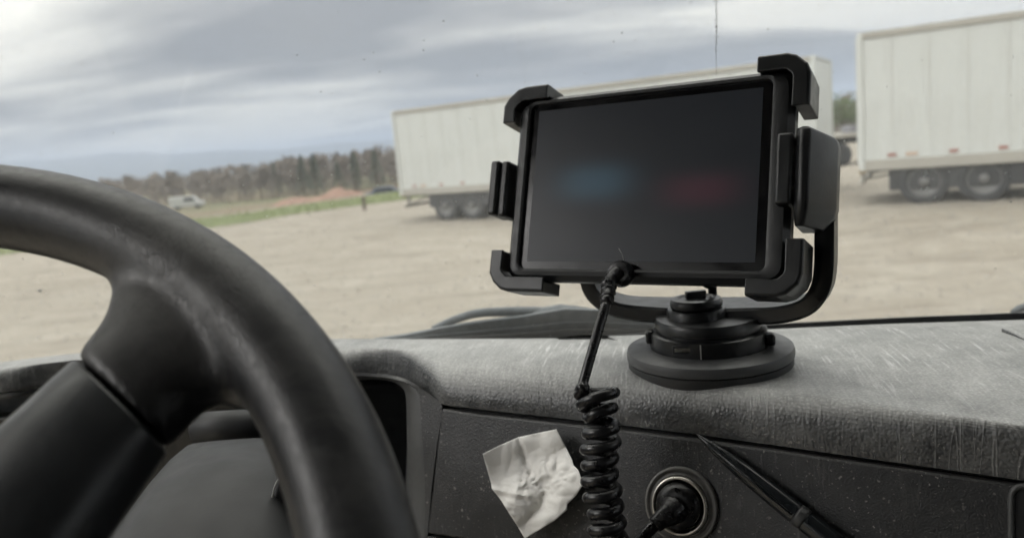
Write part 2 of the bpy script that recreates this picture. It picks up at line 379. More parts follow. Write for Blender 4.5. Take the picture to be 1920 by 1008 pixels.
def make_glass(name='windscreen_glass', dirt=True):
    m = NT(name); t = m.t; c = m.coord()
    tr = m.n('ShaderNodeBsdfTransparent', {'Color': (0.966, 0.976, 0.982, 1)})
    gl = m.n('ShaderNodeBsdfGlossy', {'Color': (1, 1, 1, 1), 'Roughness': 0.02})
    lw = m.n('ShaderNodeLayerWeight', {'Blend': 0.5})
    fr = m.math('ADD', m.math('MULTIPLY', m.math('POWER', lw.outputs['Facing'], 5.0), 0.80), 0.03)
    mx = m.n('ShaderNodeMixShader', {'Fac': fr}); t.links.new(tr.outputs[0], mx.inputs[1]); t.links.new(gl.outputs[0], mx.inputs[2])
    du = m.n('ShaderNodeBsdfTranslucent', {'Color': (0.85, 0.84, 0.80, 1)}); dd = m.n('ShaderNodeBsdfDiffuse', {'Color': (0.6, 0.59, 0.56, 1)})
    ds = m.n('ShaderNodeMixShader', {'Fac': 0.25}); t.links.new(du.outputs[0], ds.inputs[1]); t.links.new(dd.outputs[0], ds.inputs[2])
    fac = m.ramp(m.noise(c, 7, 2, 0.6, 0.0), 0.3, 0.75, 0.018, 0.05) if dirt else 0.02
    o = m.n('ShaderNodeMixShader', {'Fac': fac}); t.links.new(mx.outputs[0], o.inputs[1]); t.links.new(ds.outputs[0], o.inputs[2])
    t.links.new(o.outputs[0], m.out.inputs['Surface']); return m.m
M['glass'] = make_glass()
M['glass_plain'] = make_glass('window_glass', False)
M['dirtspot'] = plain('dried_splash', (0.55, 0.56, 0.56), 0.9, 0.25, 500)
M['crack'] = plain('crack_line', (0.16, 0.16, 0.16), 0.6)

def make_screen():
    m = NT('tablet_screen'); uv = m.n('ShaderNodeTexCoord').outputs['UV']; s = m.n('ShaderNodeSeparateXYZ', {'Vector': uv})
    def blob(u0, v0, a, b):
        x = m.math('DIVIDE', m.math('SUBTRACT', s.outputs[0], u0), a); y = m.math('DIVIDE', m.math('SUBTRACT', s.outputs[1], v0), b)
        return m.math('EXPONENT', m.math('MULTIPLY', m.math('ADD', m.math('POWER', m.math('ABSOLUTE', x), 2.6), m.math('POWER', m.math('ABSOLUTE', y), 2.6)), -1.0))
    col = m.mix(m.math('MULTIPLY', blob(0.30, 0.50, 0.17, 0.115), 0.9), (0.008, 0.009, 0.011), (0.022, 0.046, 0.064))
    col = m.mix(m.math('MULTIPLY', blob(0.765, 0.42, 0.155, 0.095), 0.9), col, (0.034, 0.012, 0.018))
    return m.fin((0.008, 0.009, 0.010), 0.34, None, Specular_IOR_Level=0.35, Emission_Color=col, Emission_Strength=1.0)
M['screen'] = make_screen()
M['tabglass'] = plain('tablet_glass', (0.006, 0.006, 0.007), 0.18)

# ================================================================== SETTING OUTSIDE
def sstep(t): t = max(0.0, min(1.0, t)); return t * t * (3 - 2 * t)
def lot_e(x, y): return -(x + 18) * 0.707 + (y - 27) * 0.707      # distance beyond the edge of the lot
def gz(x, y):
    z = -3.2 * sstep((lot_e(x, y) - 4) / 55)
    z += 0.24 * sstep((x - 3) / 5) * sstep((40 - y) / 15) * sstep((y - 9) / 6)
    z += 0.05 * math.sin(x * 0.31 + 1.2) * math.sin(y * 0.23) * sstep((y - 3) / 6)
    return z
def grid_sheet(name, xs, ys, zf, mat, **k):
    vs = [(x, y, zf(x, y)) for y in ys for x in xs]; n = len(xs)
    fs = [(j * n + i, j * n + i + 1, (j + 1) * n + i + 1, (j + 1) * n + i) for j in range(len(ys) - 1) for i in range(n - 1)]
    return mesh(name, vs, fs, mat, **k)
xs = [-6000, -3000, -1500, -800, -500] + [-400 + i * 25 for i in range(13)] + [-90 + i * 1.5 for i in range(121)] + [100 + i * 25 for i in range(13)] + [500, 800, 1500, 3000, 6000]
ys = [-6000, -3000, -1000, -300, -100, -30] + [-10 + i * 1.5 for i in range(90)] + [130 + 15 * i for i in range(25)] + [600, 900, 1500, 3000, 6000]
tag(grid_sheet('ground', xs, ys, gz, M['ground']), 'pale tan gravel yard', kind='structure')

# grass verge along the edge of the lot
vs = []; fs = []
tdir = V((0.707, 0.707, 0)); ndir = V((-0.707, 0.707, 0)); p0 = V((-18, 27, 0))
def verge_pt(s, e):
    p = p0 + tdir * s + ndir * e; return V((p.x, p.y, gz(p.x, p.y)))
for i in range(-30, 41):
    for e_ in (0.2 + 0.8 * math.sin(i * 0.9), 1.8, 3.2, 5.0, 7.5 + math.sin(i * 1.3)):
        p = verge_pt(i * 1.5, e_); vs.append(p + V((0, 0, 0.02)))
n = 5
fs = [(j * n + i, j * n + i + 1, (j + 1) * n + i + 1, (j + 1) * n + i) for j in range(70) for i in range(4)]
tag(mesh('grass_verge', vs, fs, M['grass']), kind='structure')
b = MB()
for i in range(9000):
    p = verge_pt(random.uniform(-44, 58), random.uniform(0.1, 7.5)); h = random.uniform(0.06, 0.22); a = random.uniform(0, 6.28)
    d = V((math.cos(a), math.sin(a), 0)) * 0.02; l = V((random.uniform(-.05, .05), random.uniform(-.05, .05), h))
    b.add([p - d, p + d, p + l], [(0, 1, 2)])
tag(b.build('grass', M['grass'], smooth=False), 'green grass blades along the far edge of the yard', 'grass', kind='stuff')

# loose gravel on the yard
b = MB()
for i in range(7000):
    y = 4.5 + 30 * random.random() ** 1.4; x = random.uniform(-.85, .85) * y; r = random.uniform(.012, .045) * (1 + y * .02)
    if lot_e(x, y) > 0: continue
    c0 = V((x, y, gz(x, y))); a0 = random.uniform(0, 1.57); u = V((math.cos(a0), math.sin(a0), 0)); v = V((-u.y, u.x, 0))
    b.add([c0 + u * r, c0 + v * r * random.uniform(.6, 1.2), c0 - u * r * random.uniform(.6, 1.2), c0 - v * r, c0 + V((0, 0, r * random.uniform(.4, .8)))], [(0, 1, 4), (1, 2, 4), (2, 3, 4), (3, 0, 4)])
tag(b.build('gravel', M['stone'], smooth=False), 'loose gravel stones scattered over the yard', 'gravel', kind='stuff')

# distant blue ridge
vs = []; fs = []; NR = 80
for i in range(NR + 1):
    a = R_(-75 + 150 * i / NR); r = 4200
    x, y = r * math.sin(a), r * math.cos(a)
    t = x / y if y > 1 else 0
    hgt = 4200 * (0.029 - 0.024 * max(-0.6, min(0.9, t + 0.35)) * 0.9) * (1 + 0.08 * math.sin(i * 0.55) + 0.05 * math.sin(i * 1.7 + 1))
    hgt = max(25, hgt)
    for k, (fr_, rr) in enumerate(((0, -1300), (0.35, -800), (0.8, -300), (1, 0), (0.3, 700))):
        vs.append(((r + rr) * math.sin(a), (r + rr) * math.cos(a), -5 + hgt * fr_ + (6 * math.sin(i * 2.3 + k * 1.9) if 0 < k < 3 else 0)))
fs = [(j * 5 + i, j * 5 + i + 1, (j + 1) * 5 + i + 1, (j + 1) * 5 + i) for j in range(NR) for i in range(4)]
tag(mesh('hills', vs, fs, M['hill']), kind='structure')

# bare wood across the valley: one mass
b = MB()
def bare_tree(b, p, h, tw=60):
    p = V(p); lean = V((random.uniform(-.06, .06), random.uniform(-.06, .06), 1)) * h
    b.tube([p, p + lean * 0.5, p + lean], [h * .018, h * .012, h * .003], 3, False)
    for k in range(9):
        t = random.uniform(.3, .95); a = random.uniform(0, 6.28); q = p + lean * t; l = h * random.uniform(.12, .30) * (1.15 - t * .6)
        tip = q + V((math.cos(a) * l, math.sin(a) * l, l * random.uniform(.5, 1.1)))
        b.tube([q, tip], [h * .006, h * .002], 3, False)
    for k in range(tw):
        t = random.uniform(.35, 1.03); a = random.uniform(0, 6.28); rr = h * random.uniform(.03, .26) * (1.2 - t * .7)
        q = p + lean * t + V((math.cos(a) * rr, math.sin(a) * rr, 0)); s = h * random.uniform(.05, .11)
        u = V((random.uniform(-1, 1), random.uniform(-1, 1), random.uniform(-.3, 1))).normalized() * s; w_ = u.orthogonal().normalized() * s * .35
        b.add([q - u, q + w_, q + u, q - w_], [(0, 1, 2, 3)])
for i in range(1300):
    y = random.uniform(142, 215); x = random.uniform(-190, 150)
    h = random.uniform(4.9, 6.7) * (1 + 0.16 * sstep((x + 75) / 50))
    bare_tree(b, (x, y, gz(x, y) - .2), h)
for i in range(300):      # undergrowth at the wood's edge
    y = random.uniform(134, 150); x = random.uniform(-170, 120)
    bare_tree(b, (x, y, gz(x, y) - .2), random.uniform(2.0, 4.4), 30)
tag(b.build('far_wood', M['twig'], smooth=False), 'brown bare wood stretching across the valley', 'wood', kind='stuff')

def pine(px, d, top_px, label):
    g = at_y(px, 380, d); z0 = gz(g.x, g.y); top = at_y(px, top_px, d).z; h = top - z0
    t = thing('pine_tree', label, 'tree', (g.x, g.y, z0), group='pines standing out of the bare wood')
    MB().tube([(g.x, g.y, z0 - .3), (g.x, g.y, z0 + h * .5), (g.x, g.y, top - .2)], [h * .022, h * .015, .03], 6).build('trunk', M['bark'], t)
    b = MB()
    for k in range(520):
        f = random.random() ** 0.8; a = random.uniform(0, 6.28); hh = z0 + h * (0.18 + 0.82 * f)
        R0 = h * .24 * (1.04 - f) * (0.75 + .5 * math.sin(f * 31 + a * 2) ** 2); rr = R0 * random.random() ** .5
        q = V((g.x + math.cos(a) * rr, g.y + math.sin(a) * rr, hh - rr * .25)); s = h * random.uniform(.02, .05)
        u = V((math.cos(a), math.sin(a), random.uniform(-.5, .4))).normalized() * s; w_ = u.orthogonal().normalized() * s * .5
        b.add([q - u, q + w_, q + u, q - w_], [(0, 1, 2, 3)])
    b.build('crown', M['pine'], t, smooth=False)
for px, d, tp, lb in ((470, 150, 312, 'small dark pine, farthest left of those above the wood'), (522, 146, 306, 'low dark pine left of the tall pine clump above the wood'),
                      (574, 140, 290, 'left pine of the tall pair above the orange mound'), (597, 138, 287, 'tallest dark pine above the orange mound'),
                      (640, 143, 301, 'short pine between the two tall pine groups'), (672, 140, 284, 'tall pine nearest the rear of the left trailer, left of two'),
                      (712, 137, 279, 'pine just left of the white trailer rear corner')):
    pine(px, d, tp, lb)

# clay mound in the valley
g = at_y(615, 385, 100); vs = []; fs = []; n = 25
for j in range(13):
    for i in range(n):
        u = i / (n - 1) * 2 - 1; v = j / 12 * 2 - 1
        x = g.x + u * 8.5; y = g.y + v * 4.5; hh = max(0, (1 - abs(u) ** 2.2)) * max(0, 1 - v * v) ** .8
        z = gz(x, y) - .1 + hh * (1.4 + .5 * math.sin(u * 7) + .35 * math.sin(v * 9 + u * 13)) + .25 * random.random() * hh
        vs.append((x, y, z))
fs = [(j * n + i, j * n + i + 1, (j + 1) * n + i + 1, (j + 1) * n + i) for j in range(12) for i in range(n - 1)]
tag(mesh('clay_mound', vs, fs, M['clay']), 'reddish orange clay mound below the pines', 'mound')

def car(px, d, label, mat, kind='car', rz=0.0):
    g = at_y(px, 385, d); z0 = gz(g.x, g.y)
    t = thing('parked_' + kind, label, kind, (g.x, g.y, z0), rz)
    L, W, Hh = (4.5, 1.8, 1.45) if kind == 'car' else (5.4, 2.0, 2.1)
    side = [(-L/2, .35), (-L/2, .8), (-L*.32, .95), (-L*.2, Hh), (L*.22, Hh), (L*.36, .98), (L/2, .9), (L/2, .35)] if kind == 'car' else \
           [(-L/2, .4), (-L/2, Hh), (L*.22, Hh), (L*.34, 1.25), (L/2, 1.1), (L/2, .4)]
    MB().prism([(x, -W/2, z) for x, z in side], (0, W, 0)).build('body', mat, t, bevel=.12, smooth=False)
    gl = [(-L*.19, 1.0), (-L*.17, Hh - .08), (L*.19, Hh - .08), (L*.29, 1.0)] if kind == 'car' else [(-L*.05, 1.3), (-L*.05, Hh - .15), (L*.2, Hh - .15), (L*.3, 1.3)]
    for s in (-1, 1):
        MB().prism([(x, s * (W/2 + .002), z) for x, z in gl], (0, s * .02, 0)).build('side_window', M['carglass'], t, smooth=False)
        for x in (-L*.3, L*.3):
            MB().lathe([(.01, 0), (.30, 0), (.34, .05), (.34, .17), (.30, .22), (.01, .22)], (x, s * (W/2 - .1) - .11, .34), (0, 1, 0), 16).build('wheel', M['tyre'], t)
    return t
car(352, 130, 'white van parked in the valley behind the steering wheel rim', M['carwhite'], 'van', 0.15)
car(722, 92, 'dark blue car parked behind the rear of the left trailer', M['carblue'], 'car', 0.1)
q = at_z(684, 394, 0)
t = thing('marker_post', 'short weathered post at the yard edge left of the trailer', 'post', (q.x, q.y, 0))
MB().box((q.x, q.y, .3), (.13, .13, .6)).build('post', M['bark'], t, bevel=.02, smooth=False)
MB().box((q.x, q.y, .63), (.17, .17, .05)).build('cap', M['trailer_rail'], t, bevel=.01, smooth=False)

# ------------------------------------------------------------------ semi-trailers
TH = 2.80; TZ = 0.90
def make_trailer(name, label, loc, rz, L, tz, ax0=1.1, panels=.64, gap=.0035):
    t = thing(name, label, 'trailer', loc, rz); ORG[t] = V((0, 0, 0))
    W = 2.55; top = tz + TH
    # local: x from the rear (0) to the front (L), y 0 is the side facing the camera, going to -... W away from it
    MB().box((L/2, W/2, (tz + .12 + top - .06) / 2), (L - .06, W - .08, TH - .18)).build('box_core', M['trailer'], t, smooth=False)
    n = int(L / panels); wd = L / n
    pm = bpy.data.meshes.new('side_panel'); bb = MB().box((0, 0, 0), (wd - gap, .03, TH - .36)); pm.from_pydata([tuple(v) for v in bb.v], [], bb.f); pm.materials.append(M['trailer'])
    for s in (0, 1):
        for k in range(n):
            o = bpy.data.objects.new('side_panel', pm); COL.objects.link(o); o.parent = t; o.location = (wd * (k + .5), .012 + s * (W - .024), (tz + .22 + top - .14) / 2)
    for s in (0, 1):
        y = s * W
        MB().box((L/2, y, top - .065), (L, .07, .13)).build('top_rail', M['trailer_rail'], t, bevel=.012, smooth=False)
        MB().box((L/2, y, tz + .11), (L, .07, .22)).build('bottom_rail', M['trailer_rail'], t, bevel=.012, smooth=False)
        for x in (.05, L - .05):
            MB().box((x, y, tz + TH/2), (.11, .085, TH)).build('corner_post', M['trailer'], t, bevel=.02, smooth=False)
    MB().box((L/2, W/2, top - .02), (L - .02, W - .06, .05)).build('roof', M['trailer'], t, smooth=False)
    for s in (0, 1):
        dr = MB().box((-.015, W * (.25 + .5 * s), tz + TH/2 + .02), (.04, W/2 - .12, TH - .25)).build('rear_door', M['trailer'], t, bevel=.01, smooth=False)
        MB().tube([(-.05, W * (.42 + .16 * s), tz + .15), (-.05, W * (.42 + .16 * s), top - .15)], .017, 8).build('lock_rod', M['trailer_rail'], dr)
    MB().box((L/2 - .2, W/2, tz + .02), (L - .5, W - .25, .12)).build('floor_frame', M['trailer_dark'], t, smooth=False)
    # rear impact guard
    gd = MB().box((.02, W/2, .52), (.10, W - .2, .10)).build('rear_guard', M['trailer_rail'], t, bevel=.015, smooth=False)
    for y in (.35, W - .35):
        MB().box((.04, y, (.55 + tz) / 2), (.09, .09, tz - .5)).build('upright', M['trailer_rail'], gd, smooth=False)
        MB().tube([(.05, y, .56), (1.05, y, tz - .04)], .03, 6).build('brace', M['trailer_rail'], gd)
    MB().box((.06, W/2, tz + .02), (.16, W - .02, .12)).build('dock_bumper', M['wood_yellow'], t, bevel=.02, smooth=False)
    # tandem axles
    MB().box((ax0 + .6, W/2, tz - .22), (2.5, W - .12, .44)).build('bogie_shade_frame', M['trailer_dark'], t, bevel=.03, smooth=False)  # bogie frame enlarged into a dark block that stands for underside shade
    for x in (ax0, ax0 + 1.04):
        MB().tube([(x, .3, .50), (x, W - .3, .50)], .07, 8).build('axle', M['trailer_dark'], t)
        for s in (0, 1):
            for dy in (.0, .33):
                y0 = .19 + dy if s == 0 else W - .19 - dy
                ax = V((0, -1, 0)) if s == 0 else V((0, 1, 0))
                c0 = V((x, y0, .47)) - ax * .13
                ty = MB().lathe([(.30, .0), (.43, .0), (.465, .04), (.472, .08), (.472, .20), (.465, .24), (.43, .28), (.31, .27), (.29, .14)], c0, ax, 36).build('wheel', M['tyre'], t)
                ri = MB().lathe([(.30, .24), (.305, .268), (.285, .272), (.27, .20), (.21, .17), (.14, .19), (.13, .23), (.10, .26), (.001, .265)], c0, ax, 36).build('rim', M['wheel_rim'], ty)
                if dy == 0: MB().lathe([(.10, .255), (.09, .31), (.06, .33), (.001, .335)], c0, ax, 20).build('hub', M['wheel_rim'], ty)
    for y in (.32, W - .32):
        MB().box((ax0 + 1.85, y, .52), (.02, .62, .72)).build('mud_flap', M['trailer_dark'], t, smooth=False)
    for y in (.45, W - .45):
        lg = MB().box((L - 2.6, y, .55), (.13, .13, .9)).build('landing_leg', M['trailer_dark'], t, smooth=False)
        MB().box((L - 2.6, y, .06), (.26, .26, .05)).build('foot', M['trailer_dark'], lg, smooth=False)
    for x, mt in ((.62, 'red_lens'), (.98, 'amber'), (1.72, 'red_lens'), (2.55, 'red_lens'), (4.3, 'red_lens'), (5.6, 'red_lens'), (7.0, 'amber'), (8.5, 'red_lens'), (10.2, 'red_lens')):
        MB().box((x, -.012, tz + .30), (.16 if mt == 'red_lens' else .22, .02, .065)).build('reflector', M[mt], t, bevel=.008, smooth=False)
    return t
AZ1, AZ2 = 1.022, 1.051
# length of the left trailer from where its front end shows
u1 = 13.2
make_trailer('white_trailer', 'long white box trailer behind the tablet, its rear end left of the tablet', (-3.49, 26.08, gz(-3.5, 26) - .02), -(math.pi/2 - AZ1), u1, 0.88, 1.75, .64, .004)
make_trailer('white_trailer', 'white box trailer at the right edge with tandem wheels and red reflectors', (7.44, 16.23, 0.22), -(math.pi/2 - AZ2), 14.6, 0.76, 1.20)

# things seen through the gap between the two trailers
q = at_y(1590, 300, 34)
t = thing('flatbed_truck', 'grey flatbed truck seen through the gap between the two trailers', 'truck', (q.x, q.y, gz(q.x, q.y)), 0.25); ORG[t] = V((0, 0, 0))
MB().box((0, 0, 1.28), (6.5, 2.3, .16)).build('deck', M['trailer_rail'], t, bevel=.02, smooth=False)
MB().box((0, 0, 1.05), (6.2, .9, .26)).build('frame', M['trailer_dark'], t, smooth=False)
MB().prism([(3.4, -1.1, .5), (3.4, -1.1, 2.2), (4.3, -1.1, 2.25), (4.8, -1.1, 1.5), (5.6, -1.1, 1.35), (5.6, -1.1, .5)], (0, 2.2, 0)).build('cab', M['cargrey'], t, bevel=.08, smooth=False)
for x in (-2.2, -1.1, 4.6):
    for s in (-1, 1):
        wv = MB().lathe([(.2, 0), (.44, 0), (.48, .06), (.48, .24), (.44, .3), (.2, .28), (.01, .2)], (x, s * .95 - .15, .48), (0, 1, 0), 20).build('wheel', M['tyre'], t)
for x in (-.3, .5, 1.3): MB().box((x, -.6, 1.52), (.5, .6, .3)).build('load_crate', M['cargrey'], t, bevel=.02, smooth=False)
q = at_y(1578, 235, 66); z0 = gz(q.x, q.y); h = 4.3
t = thing('leafy_tree', 'round green tree in the gap between the two trailers', 'tree', (q.x, q.y, z0))
b = MB().tube([(q.x, q.y, z0 - .2), (q.x + .1, q.y, z0 + 1.5), (q.x, q.y, z0 + 3.2)], [.16, .11, .03], 7)
for k in range(7):
    a = k * .9; b.tube([(q.x + .08, q.y, z0 + 1.2 + k * .15), (q.x + math.cos(a) * 1.3, q.y + math.sin(a) * 1.3, z0 + 2.3 + k * .2)], [.05, .015], 5)
b.build('trunk', M['bark'], t)
b = MB()
for k in range(1500):
    a = random.uniform(0, 6.28); ph = math.acos(random.uniform(-.7, 1)); rr = random.random() ** .4 * (1 + .22 * math.sin(a * 3 + ph * 5))
    p = V((q.x + 2.3 * rr * math.sin(ph) * math.cos(a), q.y + 2.3 * rr * math.sin(ph) * math.sin(a), z0 + 2.4 + 1.7 * rr * math.cos(ph)))
    u = V((random.uniform(-1, 1), random.uniform(-1, 1), random.uniform(-1, 1))).normalized() * .13; w_ = u.orthogonal().normalized() * .08
    b.add([p - u, p + w_, p + u, p - w_], [(0, 1, 2, 3)])
b.build('crown', M['leaf'], t, smooth=False)

# ================================================================== TRUCK CAB
XL, XR, YB = -0.92, 1.25, -1.25
def yg(x, z): return 0.875 - 0.09 * x * x - (z - 1.94) * math.tan(R_(21))       # windscreen surface
def on_glass(px, py, off=0.0):
    d = 0.85
    for _ in range(12):
        p = at_d(px, py, d); d *= (yg(p.x, p.z) + off) / p.y
    return at_d(px, py, d)
cab = thing('truck_cab', 'truck cab interior with dusty windscreen around the dashboard', 'truck cab', (0, 0, 1.0))
ztop = 2.86
NX, NZ = 28, 12
gx = [XL + .06 + (XR - XL - .12) * i / NX for i in range(NX + 1)]; gzs = [1.80 + (ztop - 1.80) * k / NZ for k in range(NZ + 1)]
vs = [(x, yg(x, z), z) for z in gzs for x in gx]; n = NX + 1
fs = [(j * n + i, j * n + i + 1, (j + 1) * n + i + 1, (j + 1) * n + i) for j in range(NZ) for i in range(NX)]
ws = mesh('windshield', vs, fs, M['glass'], cab, solid=.005)
# black frit band along the foot of the glass
fT = [on_glass(*p) for p in ((0, 720), (640, 662), (1000, 640), (1200, 622), (1480, 603), (1580, 598), (1700, 592), (1920, 584))]
def at_x_frit(x): return lerp_tab([(p.x, p.z) for p in fT], x)
secs = []
for x in gx:
    zt_ = at_x_frit(x); secs.append([V((x, yg(x, zt_) - .004, zt_)), V((x, yg(x, 1.80) - .004, 1.80)), V((x, yg(x, 1.80) - .006, 1.80)), V((x, yg(x, zt_) - .006, zt_))])
MB().loft(secs).build('frit_band', M['frit'], ws, smooth=False)
# crack running down the glass
b = MB(); pts = [on_glass(1343.5 + 1.6 * math.sin(k * 1.3) * .5 + (k / 26) * -3 + 2, -300 + k * 17, -.0045) for k in range(27)]
b.tube(pts, .00022, 5)
for k in range(60):
    p = on_glass(1343 + random.gauss(0, 2.2), random.uniform(-10, 100), -.0045); b.lathe([(.0004, -.0002), (.0004, .0002)], p, (0, -1, .35), 6)
b.build('crack', M['crack'], ws)
# dried splashes and grit on the outside of the glass
b = MB()
def splash(px, py, r, off=.004):
    c = on_glass(px, py, off); n_ = V((0, -1, -math.tan(R_(21)))).normalized(); u = V((1, 0, 0)); v = n_.cross(u); k = 9
    pts = [c + (u * math.cos(a) + v * math.sin(a)) * r * random.uniform(.6, 1.3) for a in [6.283 * i / k for i in range(k)]]
    b.add(pts + [c - n_ * r * .25], [(i, (i + 1) % k, k) for i in range(k)])
for px, py, r in ((392, 340, 2.2), (456, 347, 2.0), (1735, 326, 5.5), (1738, 353, 3.5), (1752, 371, 3), (1727, 355, 2.2), (1895, 378, 2.6), (1780, 322, 2), (1885, 325, 2.4), (855, 378, 1.6), (868, 402, 1.8),
                  (905, 368, 2.2), (1583, 265, 1.8), (545, 330, 1.2), (560, 335, 1.4), (622, 328, 1.4), (1440, 55, 1.5), (75, 545, 3)):
    splash(px, py, r * .00060)
for k in range(420):
    splash(random.uniform(0, 1920), random.uniform(0, 640), random.choice((.0004, .0005, .0006, .0008)))
o = b.build('dried_splashes', M['dirtspot'], ws); o['kind'] = 'stuff'
# shell of the cab
MB().prism([(XL, yg(XL, ztop) + .02, ztop), (XR, yg(XR, ztop) + .02, ztop), (XR, YB, ztop + .05), (XL, YB, ztop + .05)], (0, 0, .05)).build('roof', M['headliner'], cab, smooth=False)
MB().prism([(XL, .38, ztop - .06), (XR, .38, ztop - .06), (XR, yg(0, ztop) + .01, ztop - .03), (XL, yg(0, ztop) + .01, ztop - .03)], (0, 0, .07)).build('header', M['headliner'], cab, smooth=False)
MB().box(((XL + XR) / 2, YB, 1.9), (XR - XL, .06, 2.1)).build('rear_wall', M['headliner'], cab, smooth=False)
MB().box(((XL + XR) / 2, -.15, .88), (XR - XL, 2.5, .08)).build('floor', M['cabtrim'], cab, smooth=False)
MB().box(((XL + XR) / 2, 1.02, 1.35), (XR - XL, .05, 1.0)).build('firewall', M['cabtrim'], cab, smooth=False)
for s, X in ((-1, XL), (1, XR)):
    p = lambda y, z: V((X, y, z))
    MB().prism([p(-.80, .95), p(-.80, 2.9), p(YB, 2.9), p(YB, .95)], (s * .05, 0, 0)).build('side_wall', M['headliner'], cab, smooth=False)
    MB().prism([p(-.80, 2.70), p(-.80, 2.9), p(.62, 2.9), p(.60, 2.70)], (s * .05, 0, 0)).build('door_header', M['headliner'], cab, smooth=False)
    MB().prism([p(.80, .95), p(.80, 1.90), p(1.0, 1.90), p(1.0, .95)], (s * .05, 0, 0)).build('kick_panel', M['cabtrim'], cab, smooth=False)
    if s > 0:        # driver's doorway left empty to let daylight in; the passenger's is shut
        dr = MB().box((X, .0, 1.36), (.06, 1.56, .92)).build('door', M['cabtrim'], cab, smooth=False)
        MB().box((X - s * .05, .1, 1.60), (.05, .5, .06)).build('armrest', M['cabtrim'], dr, bevel=.02, smooth=False)
        MB().prism([p(-.80, 1.82), p(.80, 1.82), p(.56, 2.70), p(-.80, 2.70)], (s * .005, 0, 0)).build('side_window', M['glass_plain'], cab, smooth=False)
    zA = [1.9, ztop]
    MB().prism([p(yg(X, 1.9) - .06, 1.9), p(yg(X, 1.9) + .05, 1.9), p(yg(X, ztop) + .05, ztop), p(yg(X, ztop) - .06, ztop)], (-s * .08, 0, 0)).build('windshield_pillar', M['headliner'], cab, bevel=.015, smooth=False)

# ================================================================== DASHBOARD
ZT = 1.980
US = [0, 60, 110, 155, 230, 300, 400, 500, 580, 640, 680, 700, 720, 740, 760, 775, 790, 810, 830, 860, 900, 950, 1000, 1060, 1100, 1150, 1200, 1250, 1300, 1350, 1425, 1500, 1600, 1700, 1800, 1920, 2010, 2100]
C1 = [(0, 684), (155, 666), (400, 650), (640, 640), (860, 636), (1060, 633), (1300, 624), (1480, 616), (1580, 611.5), (1700, 607), (1920, 601), (2100, 596)]
C3 = [(0, 690), (155, 674), (400, 658), (640, 648), (760, 655), (900, 662), (1050, 676), (1200, 700), (1350, 717), (1500, 733), (1700, 762), (1920, 796), (2100, 825)]
C6 = [(0, 735), (110, 717), (300, 700), (500, 696), (640, 698), (680, 700), (720, 703), (760, 713), (790, 730), (830, 757), (860, 762), (1100, 789), (1300, 813), (1600, 855), (1920, 900), (2100, 927)]
secs = []
for u in US:
    zl = lerp_tab([(0, 1.958), (640, 1.960), (830, 1.950), (2100, 1.950)], u)
    p1 = at_z(u, smooth_tab(C1, u), 1.966); p3 = at_z(u, smooth_tab(C3, u), 1.9795); p6 = at_z(u, smooth_tab(C6, u), zl)
    p2 = (p1 + p3) / 2; p2.z = 1.9775
    kk = V((p6.x, p6.y, p3.z)) + (V((p6.x, p6.y, 0)) - V((p3.x, p3.y, 0))) * .04
    dn = V((0.40, 0.9, 0)).normalized()
    p0 = V((p1.x * 1.08, p1.y + .10, 1.935))
    p7 = p6 + V((0, 0, -.0035)) + dn * .006; p8 = p6 + V((0, 0, -.002)) + dn * .03
    secs.append([p0, p1, p2, p3, kk, p6, p7, p8])
# passenger side and driver side ends, out of frame
def ext(sec, dx, dy): return [p + V((dx, dy, 0)) for p in sec]
secs = [ext(secs[0], -.30, -.02), ext(secs[0], -.12, -.005)] + secs + [ext(secs[-1], .15, -.01), ext(secs[-1], .45, -.005), ext(secs[-1], .85, .0)]
rows = []
for s_ in secs:
    bz = [s_[3] * (1 - t) ** 2 + s_[4] * (2 * t * (1 - t)) + s_[5] * t * t for t in [k / 14 for k in range(1, 15)]]
    rows.append(spline(s_[:4], 7) + bz + [s_[6], s_[7]])
# refine laterally with a spline, straight under the lip
cols = [spline([r[k] for r in rows], 3) for k in range(len(rows[0]))]
nl, nk = len(cols[0]), len(cols)
vs = []; uvs = []
lat = [0.0]
for i in range(1, nl): lat.append(lat[-1] + (cols[21][i] - cols[21][i - 1]).length)
for i in range(nl):
    v_ = 0.0
    for k in range(nk):
        if k: v_ += (cols[k][i] - cols[k - 1][i]).length
        vs.append(cols[k][i]); uvs.append((lat[i], v_))
fs = [(i * nk + k, (i + 1) * nk + k, (i + 1) * nk + k + 1, i * nk + k + 1) for i in range(nl - 1) for k in range(nk - 1)]
dash = thing('dashboard', 'dusty black dashboard with scuffed padded top and lower panel', 'dashboard', (0.1, 0.6, 1.0))
mesh('padded_top', vs, fs, M['pad'], dash, uvs=uvs, auto=50)
# lower panel plane, angled towards the driver
A = at_z(830, 760, 1.95); B = at_z(1920, 900, 1.95)
E1 = (B - A); E1.z = 0; E1.normalize(); NH = V((E1.y, -E1.x, 0))
TL = R_(17); PN = (NH * math.cos(TL) + V((0, 0, 1)) * math.sin(TL)).normalized()
PO = A + V((0, 0, -.004)) + NH * .0005
def on_panel(px, py, off=0.0): return at_plane(px, py, PO + PN * off, PN)
def seam(u): return smooth_tab(C6, u)
pts = [on_panel(u, seam(u) + 9.5) for u in (828, 900, 1000, 1100, 1200, 1300, 1450, 1600, 1760, 1920, 2100)]
pts += [on_panel(2100, 1290), on_panel(1500, 1120), on_panel(1100, 1042), on_panel(801, 999)]
MB().prism(pts, -PN * .012).build('lower_panel', M['panel'], dash, bevel=.0016, smooth=False)
pts = [on_panel(800, 1004.5), on_panel(1100, 1048), on_panel(1500, 1126), on_panel(2100, 1296), on_panel(2100, 2100), on_panel(730, 1600)]
MB().prism(pts, -PN * .012).build('knee_panel', M['panel'], dash, bevel=.0016, smooth=False)
